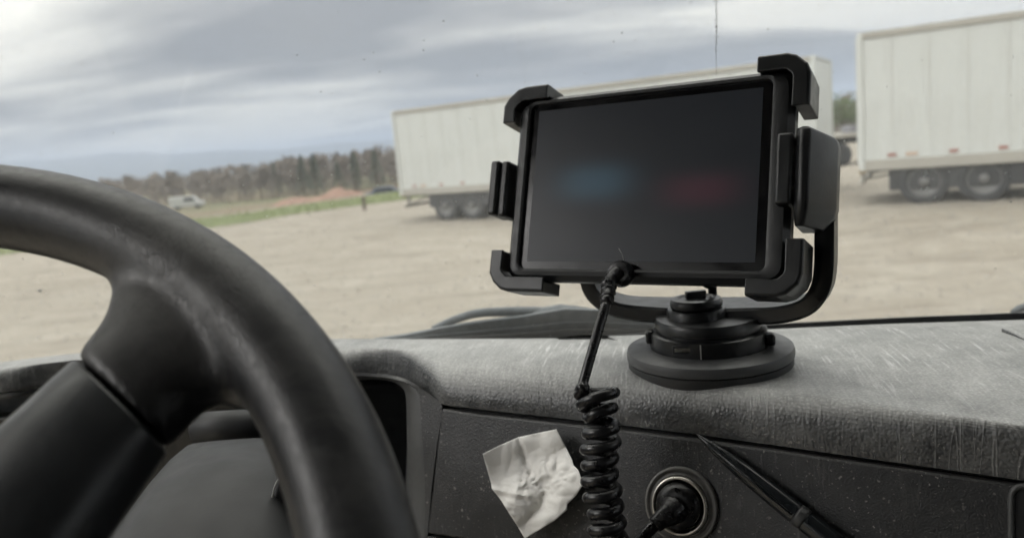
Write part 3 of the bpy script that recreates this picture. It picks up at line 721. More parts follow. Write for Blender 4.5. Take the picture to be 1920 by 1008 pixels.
# backing behind the gaps
pts = [on_panel(790, 745, -.016), on_panel(1300, 800, -.016), on_panel(2200, 925, -.016), on_panel(2200, 2200, -.016), on_panel(680, 1700, -.016)]
MB().prism(pts, -PN * .01).build('backing', M['dark'], dash, smooth=False)
# passenger side fascia continuing to the right
q0 = on_panel(2103, 945); 
MB().prism([q0 + V((0, 0, -.0)), V((XR - .04, q0.y - .02, q0.z)), V((XR - .04, q0.y - .1, 1.2)), V((q0.x, q0.y - .1, 1.2))], V((.02, .12, 0))).build('passenger_fascia', M['panel'], dash, smooth=False)
# storage recess with a rounded rim at the lower right
rr = []
cx0, cx1, cy0, cy1, rad = 1896, 2080, 910, 1150, 22
for (ax_, ay_, a0) in ((cx0 + rad, cy0 + rad, 180), (cx1 - rad, cy0 + rad + 30, 270), (cx1 - rad, cy1 - rad, 0), (cx0 + rad, cy1 - rad, 90)):
    for k in range(6):
        a = R_(a0 + 18 * k); rr.append(on_panel(ax_ + rad * math.cos(a), ay_ + rad * math.sin(a), .002))
st = MB().tube(rr + [rr[0], rr[1]], .0016, 8, False).build('storage_rim', M['bezel'], dash)
MB().prism([p + PN * -.0012 for p in rr], PN * .0006).build('storage_recess', M['dark'], st, smooth=False)
# raised cover plate between the mount and the windscreen
def on_top(px, py, dz):
    p = at_z(px, py, 1.974); return p + V((0, 0, dz))
edge = spline([on_top(1046, 636, 0), on_top(1085, 631.5, 0), on_top(1130, 631, 0), on_top(1152, 638, 0), on_top(1172, 652, 0), on_top(1196, 668, 0), on_top(1235, 676, 0)], 5)
far = [on_top(1520, 616, .0), on_top(1300, 623.5, .0), on_top(1046, 634, .0)]
pl_ = [p + V((0, 0, -.004)) for p in edge + [on_top(1400, 655, 0), on_top(1440, 630, 0), on_top(1300, 625.5, 0)]]
MB().prism(pl_, V((0, 0, .0052))).build('cover_plate', M['pad_plain'], dash, bevel=.0022, smooth=True, auto=30)
pl_ = [on_top(x, y, -.006) for x, y in ((1876, 619), (1900, 630), (1945, 655), (2060, 690), (2150, 640), (2060, 606), (1930, 609))]
MB().prism(pl_, V((0, 0, .0085))).build('cover_plate', M['pad_plain'], dash, bevel=.002, smooth=True, auto=30)

# instrument cluster: bezel, recess and lens
Iin = [(560, 716), (640, 713), (700, 711), (728, 713), (745, 719), (756, 729), (761, 744), (763, 800), (763, 880), (760, 960), (752, 1080), (735, 1250)]
Mid = [(560, 706), (640, 703), (716, 706), (752, 713), (772, 723), (781, 732), (787, 748), (791, 810), (796, 890), (797, 960), (790, 1080), (775, 1250)]
Out = [(560, 700), (640, 698), (720, 701), (762, 711), (792, 729), (815, 745), (829, 762), (820, 830), (811, 900), (805, 960), (795, 1080), (780, 1250)]
def dep(k): return 0.0
Ls = []
for off, arr in ((.0, Out), (.0005, Mid)): Ls.append([on_panel(x, y, -.004 - off) if k >= 4 else at_d(x, y, (on_panel(792, 735, -.004) - EYE).dot(FW) + .012 * (4 - k)) for k, (x, y) in enumerate(arr)])
I3 = [p_ for p_ in [on_panel(x, y, -.012) if k >= 4 else at_d(x, y, (on_panel(745, 719, -.012) - EYE).dot(FW) + .010 * (4 - k)) for k, (x, y) in enumerate(Iin)]]
Dp = [p + V((-.012, .10, -.004)) for p in I3]
b = MB(); ss = [spline(a, 4) for a in (Ls[0], Ls[1])]
b.loft(ss, False, False); b.build('cluster_surround', M['panel'], dash)
b = MB(); m2 = [p + V((0, 0, -.0004)) for p in ss[1]]
s_in = spline(I3, 4); mid2 = [(a * .35 + c * .65) + (-FW) * .0025 for a, c in zip(m2, s_in)]
b.loft([m2, [(a * .8 + c * .2) + (-FW) * .002 for a, c in zip(m2, s_in)], mid2, s_in, [p + V((-.001, .010, -.001)) for p in s_in]], False, False); b.build('cluster_bezel', M['bezel'], dash)
b = MB(); b.loft([[p + V((-.001, .010, -.001)) for p in s_in], spline(Dp, 4)], False, False); b.build('cluster_recess', M['dark'], dash)
MB().box((-.34, .83, 1.73), (.72, .02, .36)).build('cluster_lens', M['cluster'], dash, bevel=.004, smooth=False)
MB().box((-.46, .79, 1.60), (.9, .16, .16)).build('cluster_sill', M['dark'], dash, bevel=.01, smooth=False)
# pale trim line under the hood lip at the far left
pts = spline([at_z(u, seam(u) + 9, 1.953) + V((0, .006, 0)) for u in (-120, 0, 60, 120, 200, 320)], 4)
MB().tube(pts, .0035, 8).build('hood_trim', M['bezel'], dash)
# lower dash carcass
MB().box((-.45, .86, 1.35), (.9, .22, .40)).build('lower_dash', M['cabtrim'], dash, bevel=.02, smooth=False)
# power socket set in the lower panel
SCX, SCY = 1278, 946
sc0 = on_panel(SCX, SCY)
sk = MB().lathe([(.0250, -.001), (.0250, .0022), (.0240, .0030), (.0230, .0030), (.0222, .0018), (.0208, .0012), (.0202, .0034), (.0194, .0034), (.0187, .0010)], sc0, PN, 56).build('power_socket', M['socket'], dash)
MB().lathe([(.0188, .000), (.0191, .0045), (.0184, .0060), (.0170, .0060), (.0164, .0040), (.0160, -.010)], sc0, PN, 56).build('metal_ring', M['steel'], sk)
MB().lathe([(.0161, -.009), (.0160, .0005), (.0001, .0006)], sc0, PN, 40).build('barrel', M['dark'], sk)

# ================================================================== STEERING WHEEL
def to_uv(p): d = p - WC; return (d.dot(WU), d.dot(WV))
def from_uv(u, v, w_=0.0): return WC + WU * u + WV * v + WN * w_
sw = thing('steering_wheel', 'large worn black steering wheel at the left', 'steering wheel', WC)
SPO = -.006
st_px = [((150, 448), (395, 520), (575, 800)), ((180, 490), (372, 562), (535, 800)), ((205, 531), (348, 604), (494, 790)), ((214, 562), (322, 640), (455, 762)),
         ((207, 604), (298, 672), (418, 752)), ((188, 638), (275, 702), (386, 766)), ((170, 661), (252, 728), (351, 800)), ((153, 682), (234, 760), (317, 838))]
def sec_between(L, Mi, Rr, T, T2, n=15, pw=3.0):
    """lens shaped closed section from L to R through Mi (uv tuples)"""
    up, dn = [], []
    for k in range(n):
        t = k / (n - 1)
        u = (1-t)**2 * L[0] + 2*t*(1-t) * (2*Mi[0] - .5*L[0] - .5*Rr[0]) + t*t * Rr[0]
        v = (1-t)**2 * L[1] + 2*t*(1-t) * (2*Mi[1] - .5*L[1] - .5*Rr[1]) + t*t * Rr[1]
        f = max(0.0, 1 - abs(2*t - 1) ** pw) ** .5
        up.append((u, v, T * f)); dn.append((u, v, -T2 * f))
    return up + dn[-2:0:-1]
def spoke_secs(stations, T, T2, mirror=False, pw=3.0):
    out = []
    for i, (l, m_, r) in enumerate(stations):
        a, c, d = to_uv(on_wheel(*l, SPO)), to_uv(on_wheel(*m_, SPO)), to_uv(on_wheel(*r, SPO))
        tt = T[i] if isinstance(T, list) else T
        s_ = sec_between(a, c, d, tt, T2, pw=pw)
        if mirror: s_ = [(-u, v, w_) for u, v, w_ in s_]
        out.append([from_uv(u, v, w_ + SPO) for u, v, w_ in s_])
    return out
b = MB()
N1, N2 = 160, 24
ring = [[from_uv(math.cos(a) * (WR + Wr * math.cos(p)), math.sin(a) * (WR + Wr * math.cos(p)), Wr * math.sin(p)) for p in [6.28319 * k / N2 for k in range(N2)]] for a in [6.28319 * i / N1 for i in range(N1)]]
b.loft(ring + [ring[0]], True, False)
Tg = [.015, .0155, .016, .0165, .017, .0175, .018, .018]
b.loft(spoke_secs(st_px, Tg, .012, False, 2.0)); b.loft(spoke_secs(st_px, Tg, .012, True, 2.0))
ro = b.build('rim', M['rim'], sw)
rm = ro.modifiers.new('remesh', 'REMESH'); rm.mode = 'VOXEL'; rm.voxel_size = .0021; rm.use_smooth_shade = True
sm = ro.modifiers.new('smooth', 'SMOOTH'); sm.factor = .6; sm.iterations = 14
cov = [((149, 687), (230, 764), (313, 843)), ((112, 721), (192, 812), (292, 872)), ((72, 760), (152, 862), (263, 915)), ((0, 828), (86, 938), (218, 985)), ((-90, 912), (10, 1030), (150, 1085)), ((-230, 1040), (-110, 1170), (30, 1240)), ((-420, 1200), (-300, 1330), (-150, 1420))]
for mir in (False, True):
    o = MB().loft(spoke_secs(cov, [.0176, .019, .020, .021, .021, .020, .020], .013, mir, 1.8)).build('spoke_cover', M['spoke'], sw, bevel=.0012, auto=50)
    jn = [((156, 679), (236, 757), (318, 836)), ((140, 695), (222, 772), (306, 850))]
    MB().loft([[p + (WC + WN * SPO - p) * .0 for p in s_] for s_ in spoke_secs([((160, 682), (237, 758), (310, 830)), ((146, 697), (222, 772), (298, 848))], .0095, .009, mir)]).build('spoke_core', M['dark'], o)
MB().lathe([(.001, -.03), (.075, -.03), (.092, -.015), (.094, 0), (.086, .016), (.06, .022), (.001, .024)], WC + WN * SPO, WN, 48).build('hub', M['spoke'], sw)

# steering column behind the wheel
sc_ = thing('steering_column', 'grey steering column shroud seen behind the steering wheel spoke', 'steering column', at_d(300, 900, .48))
secs = []
for (l, r, d, h) in (((352, 834), (556, 822), .560, .003), ((318, 862), (560, 850), .535, .010), ((270, 930), (566, 915), .50, .024), ((205, 1030), (580, 1010), .46, .034), ((90, 1200), (600, 1180), .41, .036)):
    a, c = at_d(*l, d), at_d(*r, d - .012); nn = V((0, -.35, .94)).normalized(); up, dn = [], []
    for k in range(17):
        t = k / 16; f = max(0, 1 - abs(2 * t - 1) ** 2.2) ** .6; q = a.lerp(c, t)
        up.append(q + nn * h * (f - .0)); dn.append(q - nn * (.07 * f + .005))
    secs.append(up + dn[::-1])
MB().loft(secs).build('shroud', M['shroud'], sc_, auto=60)
tip = at_d(375, 800, .60); c2 = at_d(500, 797, .60)
MB().tube([at_d(365, 802, .60), at_d(430, 798, .60), at_d(560, 790, .60)], [.012, .012, .012], 14).build('collar', M['dark'], sc_)  # dark bar added for the shaded band above the shroud, not a collar
# switch plate with pale outline, dot and zero mark at the right of the column
def sp(px, py, off=0): return at_d(px, py, .455 - off)
pl_ = [(508, 940), (522, 892), (546, 876), (600, 876), (600, 1090), (497, 1090)]
swp = MB().prism([sp(x, y) for x, y in pl_], FW * .02).build('switch_plate', M['rubber'], sc_, bevel=.002, smooth=False)
MB().tube(spline([sp(501, 1040, .001), sp(505, 960, .001), sp(510, 932, .001), sp(518, 905, .001), sp(531, 889, .001)], 5), .0006, 6).build('edge_line', M['mark'], swp)
MB().lathe([(.0012, -.0005), (.0012, .0006), (.0004, .001)], sp(531, 951 - 0, .001), -FW, 14).build('dot_mark', M['mark'], swp)
ov = [sp(526 + 4.2 * math.sin(a), 1001 + 9 * math.cos(a), .001) for a in [6.283 * k / 20 for k in range(21)]]
MB().tube(ov, .0004, 5, False).build('zero_mark', M['mark'], swp)
st_ = MB().tube(spline([at_d(560, 905, .53), at_d(520, 890, .52), at_d(514, 925, .50)], 5), .008, 12).build('switch_boss', M['rubber'], sc_)

# ================================================================== TABLET
TR_ = Matrix(((.8516, .4938, .176), (-.5242, .8072, .2715), (-.008, -.3235, .9462)))
TX, TY, TZ_ = [TR_.col[i].normalized() for i in range(3)]
TO = V((.0958, .5586, 2.1182))
def tl(x, y, z): return TO + TX * x + TY * y + TZ_ * z
def rrect(x0, x1, z0, z1, r, y, n=5):
    out = []
    for cx, cz, a0 in ((x1 - r, z1 - r, 0), (x0 + r, z1 - r, 90), (x0 + r, z0 + r, 180), (x1 - r, z0 + r, 270)):
        for k in range(n + 1):
            a = R_(a0 + 90 * k / n); out.append(tl(cx + r * math.cos(a), y, cz + r * math.sin(a)))
    return out
tab = thing('tablet', 'black tablet with a dark screen showing blurred blue and red patches', 'tablet', TO - TZ_ * .07)
# case: front ring with a raised lip, side, back
CX0, CX1, CZ0, CZ1 = -.1035, .1070, -.0745, .0705
b = MB()
rings = [rrect(-.0915, .0925, -.0650, .0640, .005, .0008), rrect(-.0920, .0930, -.0655, .0645, .005, -.0026), rrect(-.0940, .0950, -.0675, .0665, .006, -.0034),
         rrect(CX0 + .004, CX1 - .004, CZ0 + .004, CZ1 - .004, .009, -.0026), rrect(CX0, CX1, CZ0, CZ1, .012, .002), rrect(CX0, CX1, CZ0, CZ1, .012, .011), rrect(CX0 + .004, CX1 - .004, CZ0 + .004, CZ1 - .004, .010, .016)]
b.loft(rings, True, False); n_ = len(rings[0]); b.f.append(tuple(range((len(rings) - 1) * n_, len(rings) * n_)))
b.build('case', M['case'], tab, auto=28)
MB().prism(rrect(-.0922, .0932, -.0657, .0647, .005, .0), TY * .006).build('front_glass', M['tabglass'], tab, smooth=False)
mesh('screen', [tl(-.086, -.0003, -.0595), tl(.086, -.0003, -.0595), tl(.086, -.0003, .0595), tl(-.086, -.0003, .0595)], [(0, 1, 2, 3)], M['screen'], tab, smooth=False, uvs=[(0, 0), (1, 0), (1, 1), (0, 1)])
MB().tube(spline([tl(-.006, -.0006, -.0590), tl(-.0075, -.0006, -.0545), tl(-.0105, -.0006, -.0500)], 4), .00018, 5).build('scratch', M['mark'], tab)

# ================================================================== TABLET MOUNT
mb0 = at_z(1330, 676, ZT); mb0.z = ZT
mt = thing('tablet_mount', 'black suction mount with corner clamps holding the tablet on the dashboard', 'mount', mb0)
def clamp(path, depth0, depth1, th, lipw=.0020):
    """L-shaped corner clamp: a band round the corner with a lip over the front"""
    cen = V((sum(p[0] for p in path) / len(path), sum(p[1] for p in path) / len(path)))
    pts = [V((x, z)) for x, z in path]; secs = []
    for i, p in enumerate(pts):
        a = pts[max(i - 1, 0)]; c = pts[min(i + 1, len(pts) - 1)]
        n1_ = None
        for q0_, q1_ in ((a, p), (p, c)):
            d = q1_ - q0_
            if d.length < 1e-6: continue
            nn = V((-d.y, d.x)).normalized()
            n1_ = nn if n1_ is None else (n1_ + nn)
        n1_.normalize()
        if n1_.dot(p) > 0: n1_ = -n1_             # inwards
        inn = p + n1_ * th; lip = p + n1_ * (th + lipw)
        secs.append([tl(p.x, depth0 + .0015, p.y), tl((p + n1_ * .0015).x, depth0, (p + n1_ * .0015).y), tl(lip.x, depth0, lip.y), tl(lip.x, depth0 + .003, lip.y), tl(inn.x, depth0 + .0042, inn.y), tl(inn.x, depth1, inn.y), tl(p.x, depth1, p.y)])
    return MB().loft(secs).build('corner_clamp', M['mount'], mt, bevel=.0009, smooth=False)
clamp([(-.1150, .0500), (-.1150, .0640), (-.1110, .0705), (-.1030, .0770), (-.0960, .0785), (-.0760, .0785)], -.0085, .020, .0095)
clamp([(.0830, .0790), (.1020, .0790), (.1080, .0770), (.1150, .0705), (.1175, .0640), (.1175, .0420)], -.0085, .024, .0095)
clamp([(-.1150, -.0520), (-.1150, -.0700), (-.1110, -.0770), (-.1040, -.0825), (-.0980, -.0840), (-.0660, -.0840)], -.0085, .020, .0095)
clamp([(.0820, -.0825), (.1020, -.0825), (.1080, -.0805), (.1150, -.0740), (.1175, -.0670), (.1175, -.0450)], -.0085, .024, .0095)
def tbox(name, x0, x1, y0, y1, z0, z1, mat, par, bev=.002):
    c = tl((x0 + x1) / 2, (y0 + y1) / 2, (z0 + z1) / 2)
    return MB().box(c, (abs(x1 - x0), abs(y1 - y0), abs(z1 - z0)), (TX, TY, TZ_)).build(name, mat, par, bevel=bev, seg=3, smooth=True, auto=40)
tbox('back_plate', -.085, .090, .018, .026, -.055, .052, M['mount'], mt)
MB().tube([tl(-.10, .022, .062), tl(.10, .022, -.062)], .006, 8).build('back_strut', M['mount'], mt)
MB().tube([tl(-.10, .022, -.066), tl(.10, .022, .062)], .006, 8).build('back_strut', M['mount'], mt)
tbox('side_grip', -.1205, -.1125, -.011, .014, -.0245, .0190, M['mount'], mt, .0022)
tbox('side_grip', -.1125, -.1050, -.0085, .014, -.0255, .0190, M['mount'], mt, .0022)
tbox('side_grip', .0985, .1090, -.0120, .004, -.0235, .0235, M['mount'], mt, .0022)
# right pivot block: wedge-cornered housing
b = MB(); z0, z1 = -.0300, .0270
prof = [(.1095, -.008), (.1140, -.012), (.1190, -.011), (.1310, .018), (.1320, .026), (.1290, .032), (.1095, .032)]
def blk(sx, zz): return [tl(.1095 + (x - .1095) * sx, y * sx + (1 - sx) * .012, zz) for x, y in prof]
b.loft([blk(.62, z0 - .006), blk(.93, z0 + .003), blk(1, z0 + .009), blk(1, z1 - .007), blk(.94, z1 - .001), blk(.80, z1 + .001)])
b.build('pivot_block', M['mount'], mt, bevel=.0018, seg=3, auto=35)
o0 = mb0
# yoke: flat band under the tablet rising at both ends
HY = V((TY.x, TY.y, 0)).normalized()
P = [(1104, 470), (1106, 520), (1120, 553), (1160, 577), (1230, 588), (1310, 592), (1400, 591), (1470, 585), (1518, 568), (1541, 538), (1548, 500), (1549, 450), (1549, 400)]
Wd = [.012, .014, .018, .028, .040, .044, .042, .032, .025, .021, .019, .018, .018]
Of = [0, 0, .002, .006, .014, .018, .016, .008, .002, 0, 0, 0, 0]
Pc = spline([at_plane(x, y, o0, HY) + HY * of_ for (x, y), of_ in zip(P, Of)], 5); wds = spline([(x, 0, 0) for x in Wd], 5)
secs = []
for i, p in enumerate(Pc):
    t_ = (Pc[min(i + 1, len(Pc) - 1)] - Pc[max(i - 1, 0)]).normalized(); dpt = HY; nn = t_.cross(dpt).normalized(); dpt = nn.cross(t_)
    w2 = wds[i].x / 2; th = .0062
    secs.append([p + dpt * a * w2 + nn * c * th for a, c in ((-1, -.7), (-.9, -1), (.9, -1), (1, -.7), (1, .7), (.9, 1), (-.9, 1), (-1, .7))])
MB().loft(secs).build('yoke', M['mount'], mt, auto=30)
# base: suction disc, locking collar, turret and knob
o0 = mb0
bd = MB().lathe([(.0582, -.006), (.0596, -.001), (.0596, .0035), (.0586, .0040)], o0, (0, 0, 1), 72).build('suction_cup', M['rubber'], mt, auto=40)
MB().lathe([(.0582, .0040), (.0603, .0048), (.0606, .0085), (.0597, .0115), (.0572, .0125), (.0430, .0135), (.0425, .0122), (.001, .0122)], o0, (0, 0, 1), 72).build('base_disc', M['mount_base'], mt, auto=40)
cl_ = MB().lathe([(.0420, .0122), (.0420, .0240), (.0405, .0250), (.0372, .0252), (.0372, .0270), (.0385, .0275), (.0385, .0325), (.0372, .0345), (.0330, .0350), (.001, .0352)], o0, (0, 0, 1), 64).build('collar', M['mount'], mt, auto=40)
cdir = (EYE - o0); cdir.z = 0; cdir.normalize(); sdir = V((-cdir.y, cdir.x, 0)) * 1.0
def rim_pt(ang, r, h): return o0 + (cdir * math.cos(ang) + sdir * math.sin(ang)) * r + V((0, 0, h))
MB().box(rim_pt(-.42, .0422, .0195), (.0015, .0155, .0065), (cdir, sdir, V((0, 0, 1)))).build('latch_frame', M['rubber'], cl_, bevel=.0006, smooth=False)
MB().box(rim_pt(-.42, .0432, .0198), (.0012, .0110, .0028), (cdir, sdir, V((0, 0, 1)))).build('latch', M['steel'], cl_, bevel=.0004, smooth=False)
MB().box(rim_pt(-.13, .0423, .0185), (.0008, .0008, .0105), (cdir, sdir, V((0, 0, 1)))).build('index_line', M['mark'], cl_, smooth=False)
MB().box(rim_pt(1.35, .0435, .0180), (.010, .008, .0085), (cdir, sdir, V((0, 0, 1)))).build('lock_tab', M['mount'], cl_, bevel=.002, smooth=False)
MB().box(rim_pt(-1.45, .0425, .0215), (.010, .006, .010), (cdir, sdir, V((0, 0, 1)))).build('lock_tab', M['mount'], cl_, bevel=.002, smooth=False)
tu0 = o0 + V((-.0075, .000, 0))
MB().lathe([(.0218, .0300), (.0218, .0395), (.0205, .0415), (.0180, .0420), (.001, .0420)], tu0, (0, 0, 1), 48).build('turret', M['mount'], mt, auto=40)
kn = MB().lathe([(.0165, .0415), (.0185, .0425), (.0190, .0440), (.0190, .0465), (.0176, .0485), (.0140, .0492), (.0125, .0478), (.001, .0476)], tu0, (0, 0, 1), 48).build('knob', M['mount'], mt, auto=40)
MB().box(tu0 + V((0, 0, .0510)), (.015, .005, .006)).build('pin', M['rubber'], kn, bevel=.001, smooth=False)
bp = at_plane(1336, 546, o0 + HY * .012, HY)
MB().tube([tl(.046, .022, -.050), tl(.046, .030, -.070), bp + V((0, 0, .004)), bp + V((0, 0, -.014))], [.0045, .0040, .0034, .0034], 10).build('stem', M['mount'], mt)

# ================================================================== POWER CABLE
pc = thing('power_cable', 'black coiled power cable from the tablet down to the socket', 'cable', at_d(1130, 900, .5))
p_in = tl(-.004, -.006, -.0685)
hd = MB().lathe([(.0045, -.004), (.0085, -.002), (.0095, .001), (.0095, .005), (.0075, .0085), (.001, .0095)], p_in + TZ_ * -.001, -TY, 24).build('plug_head', M['cable'], pc, auto=50)
lead = spline([p_in - TY * .007 + TX * .001, p_in - TY * .011 - TX * .004 - TZ_ * .006, at_d(1138, 562, .515), at_d(1122, 618, .505), at_d(1105, 676, .500), at_d(1093, 718, .497), at_d(1083, 743, .496)], 8)
nL = len(lead)
rl = [.0058 if i < 10 else (.0055 - (i - 10) * .00022 if i < 17 else .0036) for i in range(nL)]
MB().tube(lead[:18], [.0056 - i * .00010 for i in range(18)], 12).build('plug_boot', M['cable'], pc)
for k in (11, 13, 15): MB().tube([lead[k], lead[k].lerp(lead[k + 1], .55)], .0056 - (k - 11) * .0002, 12).build('boot_ring', M['cable'], pc)
# coil centre line
cc = spline([at_d(1118, 722, .496), at_d(1123, 770, .496), at_d(1128, 850, .494), at_d(1130, 930, .490), at_d(1136, 1010, .486), at_d(1142, 1100, .482)], 24)
L_ = [0.0]
for i in range(1, len(cc)): L_.append(L_[-1] + (cc[i] - cc[i - 1]).length)
tot = L_[-1]
def cpos(s):
    for i in range(1, len(cc)):
        if s <= L_[i]: return cc[i - 1].lerp(cc[i], (s - L_[i - 1]) / (L_[i] - L_[i - 1]))
    return cc[-1]
pts = []; ph0 = 2.45; pitch = .0099
sA = (RT * 1.0); sB = -FW
n_ = int(tot / pitch * 30); ph = ph0
for i in range(n_):
    s = tot * i / (n_ - 1); turn = s / pitch
    lo = .0016 * math.sin(turn * .9) if turn > 2 else 0
    rad = .0092 + .0006 * math.sin(turn * 2.1) + (.0012 if turn < 1.5 else 0)
    c = cpos(s) + sA * lo; th = ph0 + 6.283 * turn
    pts.append(c + sA * (rad * math.cos(th)) + sB * (rad * math.sin(th)) + UP * (.0022 * math.sin(th + .5) * (1.6 if turn < 2 else .25)))
full = lead[17:] [:-1] + spline([lead[-2], lead[-1], pts[0]], 6)[7:] + pts
MB().tube(full, [.0033] * (len(full) - len(pts) - 4) + [.0034, .0035, .0036, .0037] + [.0037] * len(pts), 12).build('coil', M['cable'], pc)
# adapter plug in the socket, strain relief, cable
ax = PN
ad = MB().lathe([(.0150, -.004), (.0152, .006), (.0146, .0085), (.0120, .0110), (.0085, .0120), (.001, .0122)], sc0, ax, 40).build('adapter_plug', M['cable'], pc, auto=40)
p_a = sc0 + ax * .010
c0 = [p_a, p_a + ax * .012, at_plane(1238, 975, sc0 + ax * .020, ax), at_plane(1208, 1004, sc0 + ax * .026, ax), at_plane(1188, 1040, sc0 + ax * .024, ax), at_plane(1180, 1110, sc0 + ax * .02, ax), at_plane(1160, 1180, sc0 + ax * .02, ax), pts[-1]]
c0[1] = at_plane(1256, 962, sc0 + ax * .016, ax)
cb = spline(c0, 8)
MB().tube(cb[3:], .0038, 10).build('cord', M['cable'], pc)
sr = MB().tube(cb[2:20], [.0095 - i * .00026 for i in range(18)], 16).build('strain_relief', M['cable'], ad)
for k in range(5, 18, 3): MB().tube([cb[k], cb[k].lerp(cb[k + 1], .8)], .0100 - k * .00026, 16).build('rib', M['cable'], ad)

# ================================================================== PEN
pe = thing('pen', 'black tapered pen leaning across the lower panel beside the socket', 'pen', on_panel(1480, 950, .008))
a_, c_ = on_panel(1306, 813, .007), on_panel(1640, 1078, .0085)
ln = (c_ - a_).length; dr_ = (c_ - a_).normalized()
prof = [(0, .0004), (.004, .0016), (.012, .0031), (.024, .0046), (.040, .0058), (.060, .0065), (.075, .0067)]
q = [a_ + dr_ * x for x, r in prof]
MB().tube(q, [r for x, r in prof], 18).build('barrel', M['pen'], pe, auto=60)
MB().tube([a_ + dr_ * .0751, a_ + dr_ * .077, a_ + dr_ * .080, a_ + dr_ * .0815], [.0064, .0068, .0068, .0066], 18).build('collar', M['rubber'], pe)
MB().tube([a_ + dr_ * .0816, a_ + dr_ * .10, a_ + dr_ * .128, a_ + dr_ * .130], [.0068, .0070, .0066, .004], 18).build('cap', M['pen'], pe, auto=60)
up_ = PN
MB().tube([a_ + dr_ * .010 + up_ * .0035, a_ + dr_ * .040 + up_ * .0066, a_ + dr_ * .074 + up_ * .0076], [.0004, .0009, .0009], 8).build('ridge', M['pen'], pe)

# ================================================================== CRUMPLED PAPER
outl = [(905, 850), (937, 834), (972, 819), (1008, 811), (1043, 804), (1058, 832), (1073, 862), (1075, 871), (1084, 880), (1094, 906), (1080, 928), (1064, 944), (1063, 955), (1040, 975), (1010, 993), (984, 1009), (970, 985), (955, 962), (938, 935), (922, 915), (921, 906), (913, 878)]
def inside(x, y):
    c = False; j = len(outl) - 1
    for i in range(len(outl)):
        (x0, y0), (x1, y1) = outl[i], outl[j]
        if (y0 > y) != (y1 > y) and x < (x1 - x0) * (y - y0) / (y1 - y0) + x0: c = not c
        j = i
    return c
def seg_d(p, a, c):
    ax_, ay_ = a; bx, by = c; dx, dy = bx - ax_, by - ay_; t = max(0, min(1, ((p[0] - ax_) * dx + (p[1] - ay_) * dy) / (dx * dx + dy * dy)))
    return math.hypot(p[0] - ax_ - t * dx, p[1] - ay_ - t * dy), ((p[0] - ax_) * dy - (p[1] - ay_) * dx)
rp = random.Random(5)
from mathutils import noise as mno
pts2 = [(x_ + rp.uniform(-.6, .6), y_ + rp.uniform(-.6, .6)) for y_ in [803 + 2.5 * j for j in range(84)] for x_ in [903 + 2.5 * i for i in range(78)] if inside(x_, y_) and min(seg_d((x_, y_), outl[i], outl[(i + 1) % len(outl)])[0] for i in range(len(outl))) > 1.6]
bd_ = []
for i in range(len(outl)):
    a, c = outl[i], outl[(i + 1) % len(outl)]; k = max(1, int(math.hypot(c[0] - a[0], c[1] - a[1]) / 3))
    bd_ += [(a[0] + (c[0] - a[0]) * t / k, a[1] + (c[1] - a[1]) * t / k) for t in range(k)]
from mathutils.geometry import delaunay_2d_cdt
res = delaunay_2d_cdt([V(p) for p in bd_ + pts2], [(i, (i + 1) % len(bd_)) for i in range(len(bd_))], [], 1, 1e-4)
def pz(x, y):
    z = .0062 + .0000006 * (x - 1000) ** 2 + (.00009 * (y - 930) if y > 930 else 0) + (.00006 * (940 - x) if x < 940 else 0)
    near = max(0, 1 - math.hypot((x - 1012) * .9 + (y - 900) * .4, (y - 900) - (x - 1012) * -.4) / 78)
    wx = 9 * mno.noise(V((x / 30, y / 30, 3.1))); wy = 9 * mno.noise(V((x / 30, y / 30, 8.7)))
    def rg(sc_, o_): return abs(mno.noise(V(((x + wx) / sc_, (y + wy) / sc_, o_))))
    z += .0120 * rg(78, 1.3) + (.0014 + .0034 * near) * rg(29, 5.2) + .0036 * near * rg(13, 9.4) + .0008 * near * rg(6, 2.2)
    d1, _ = seg_d((x, y), (972, 819), (993, 885)); z -= .0016 * max(0, 1 - d1 / 7)
    d2, _ = seg_d((x, y), (922, 916), (990, 930)); z += .0024 * max(0, 1 - d2 / 9)
    return z
vs = [on_panel(p.x, p.y, pz(p.x, p.y)) for p in res[0]]
po = mesh('crumpled_paper', vs, [tuple(f) for f in res[2]], M['paper'], None, smooth=True, solid=.00016, auto=38)
tag(po, 'crumpled white paper scrap on the lower panel left of the coiled cable', 'paper')

# ================================================================== WINDSCREEN WIPER (outside the glass)
wi = thing('windshield_wiper', 'weathered grey wiper resting at the foot of the windscreen outside', 'wiper', on_glass(960, 625, .03))
def wg(px, py, off=.03): return on_glass(px, py, off)
top = [(700, 637), (760, 628), (830, 614), (900, 603), (980, 593), (1020, 586), (1060, 579), (1120, 581), (1180, 586), (1250, 594), (1330, 602), (1440, 612)]
bot = [(700, 641), (760, 641), (830, 640), (900, 638), (980, 634), (1020, 632), (1060, 629), (1120, 627), (1180, 627), (1250, 624), (1330, 622), (1440, 622)]
secs = []
for (a, c) in zip(top, bot):
    p, q = wg(*a, .030), wg(a[0], c[1] * .45 + a[1] * .55, .030); secs.append([p, p + V((0, .010, 0)), q + V((0, .014, 0)), q + V((0, -.002, 0))])
MB().loft(secs).build('blade_frame', M['wiper'], wi, bevel=.001, auto=40)
secs = []
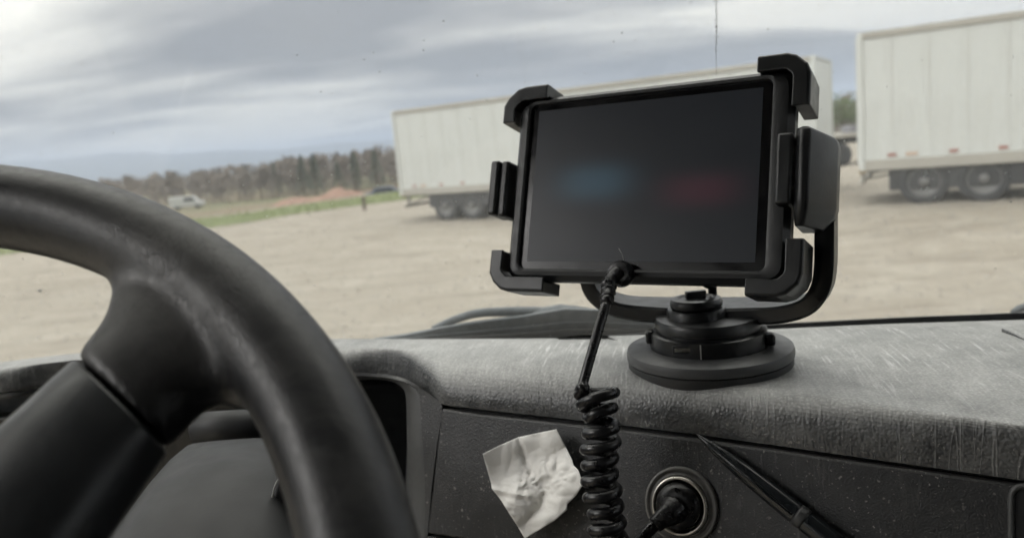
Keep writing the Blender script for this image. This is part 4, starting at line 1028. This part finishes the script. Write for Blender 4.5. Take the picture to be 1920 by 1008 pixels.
for (a, c) in zip(top, bot):
    m_ = c[1] * .5 + a[1] * .5; p, q = wg(a[0], m_, .024), wg(a[0], c[1] * .78 + a[1] * .22 , .024); secs.append([p, p + V((0, .008, 0)), q + V((0, .006, 0)), q])
MB().loft(secs).build('blade_spine', M['wiper'], wi, bevel=.001, auto=40)
secs = []
for (a, c) in zip(top, bot):
    p, q = wg(a[0], c[1] * .80 + a[1] * .20, .012), wg(a[0], c[1] + 6, .012); secs.append([p, p + V((0, .006, 0)), q + V((0, .004, 0)), q])
MB().loft(secs).build('rubber_edge', M['rubber'], wi, auto=40)
arm = spline([wg(812, 617, .045), wg(850, 600, .046), wg(895, 587, .047), wg(950, 584, .048), wg(1000, 584, .048), wg(1060, 586, .048), wg(1140, 592, .048), wg(1250, 604, .048), wg(1400, 620, .05)], 5)
MB().tube(arm, [.0045 + .0020 * min(1, i / 20) for i in range(len(arm))], 8).build('arm', M['wiper'], wi)
MB().tube([wg(1000, 590, .045), wg(1050, 586, .044), wg(1110, 588, .044)], [.007, .011, .007], 8).build('arm_joint', M['wiper'], wi)
w2 = thing('windshield_wiper', 'dark wiper arm end at the right edge of the windscreen', 'wiper', wg(1930, 580, .03))
MB().tube([wg(1896, 585, .02), wg(1912, 580, .022), wg(1960, 568, .03), wg(2060, 560, .03)], [.002, .006, .008, .008], 8).build('arm', M['wiper'], w2)
MB().tube([wg(1915, 588, .012), wg(2060, 574, .012)], .003, 6).build('rubber_edge', M['rubber'], w2)

# ================================================================== HAZE
hz = MB().box((0, 500, 77), (11000, 10600, 164)).build('haze', None, smooth=False)
hm = bpy.data.materials.new('haze_air'); hm.use_nodes = True; hn = hm.node_tree; hn.nodes.clear()
pv = hn.nodes.new('ShaderNodeVolumePrincipled'); pv.inputs['Color'].default_value = (0.70, 0.81, 1.0, 1); pv.inputs['Density'].default_value = 0.00038
ho = hn.nodes.new('ShaderNodeOutputMaterial'); hn.links.new(pv.outputs[0], ho.inputs['Volume'])
hz.data.materials.append(hm); tag(hz, 'pale air over the valley and far ridge', 'haze', kind='stuff')
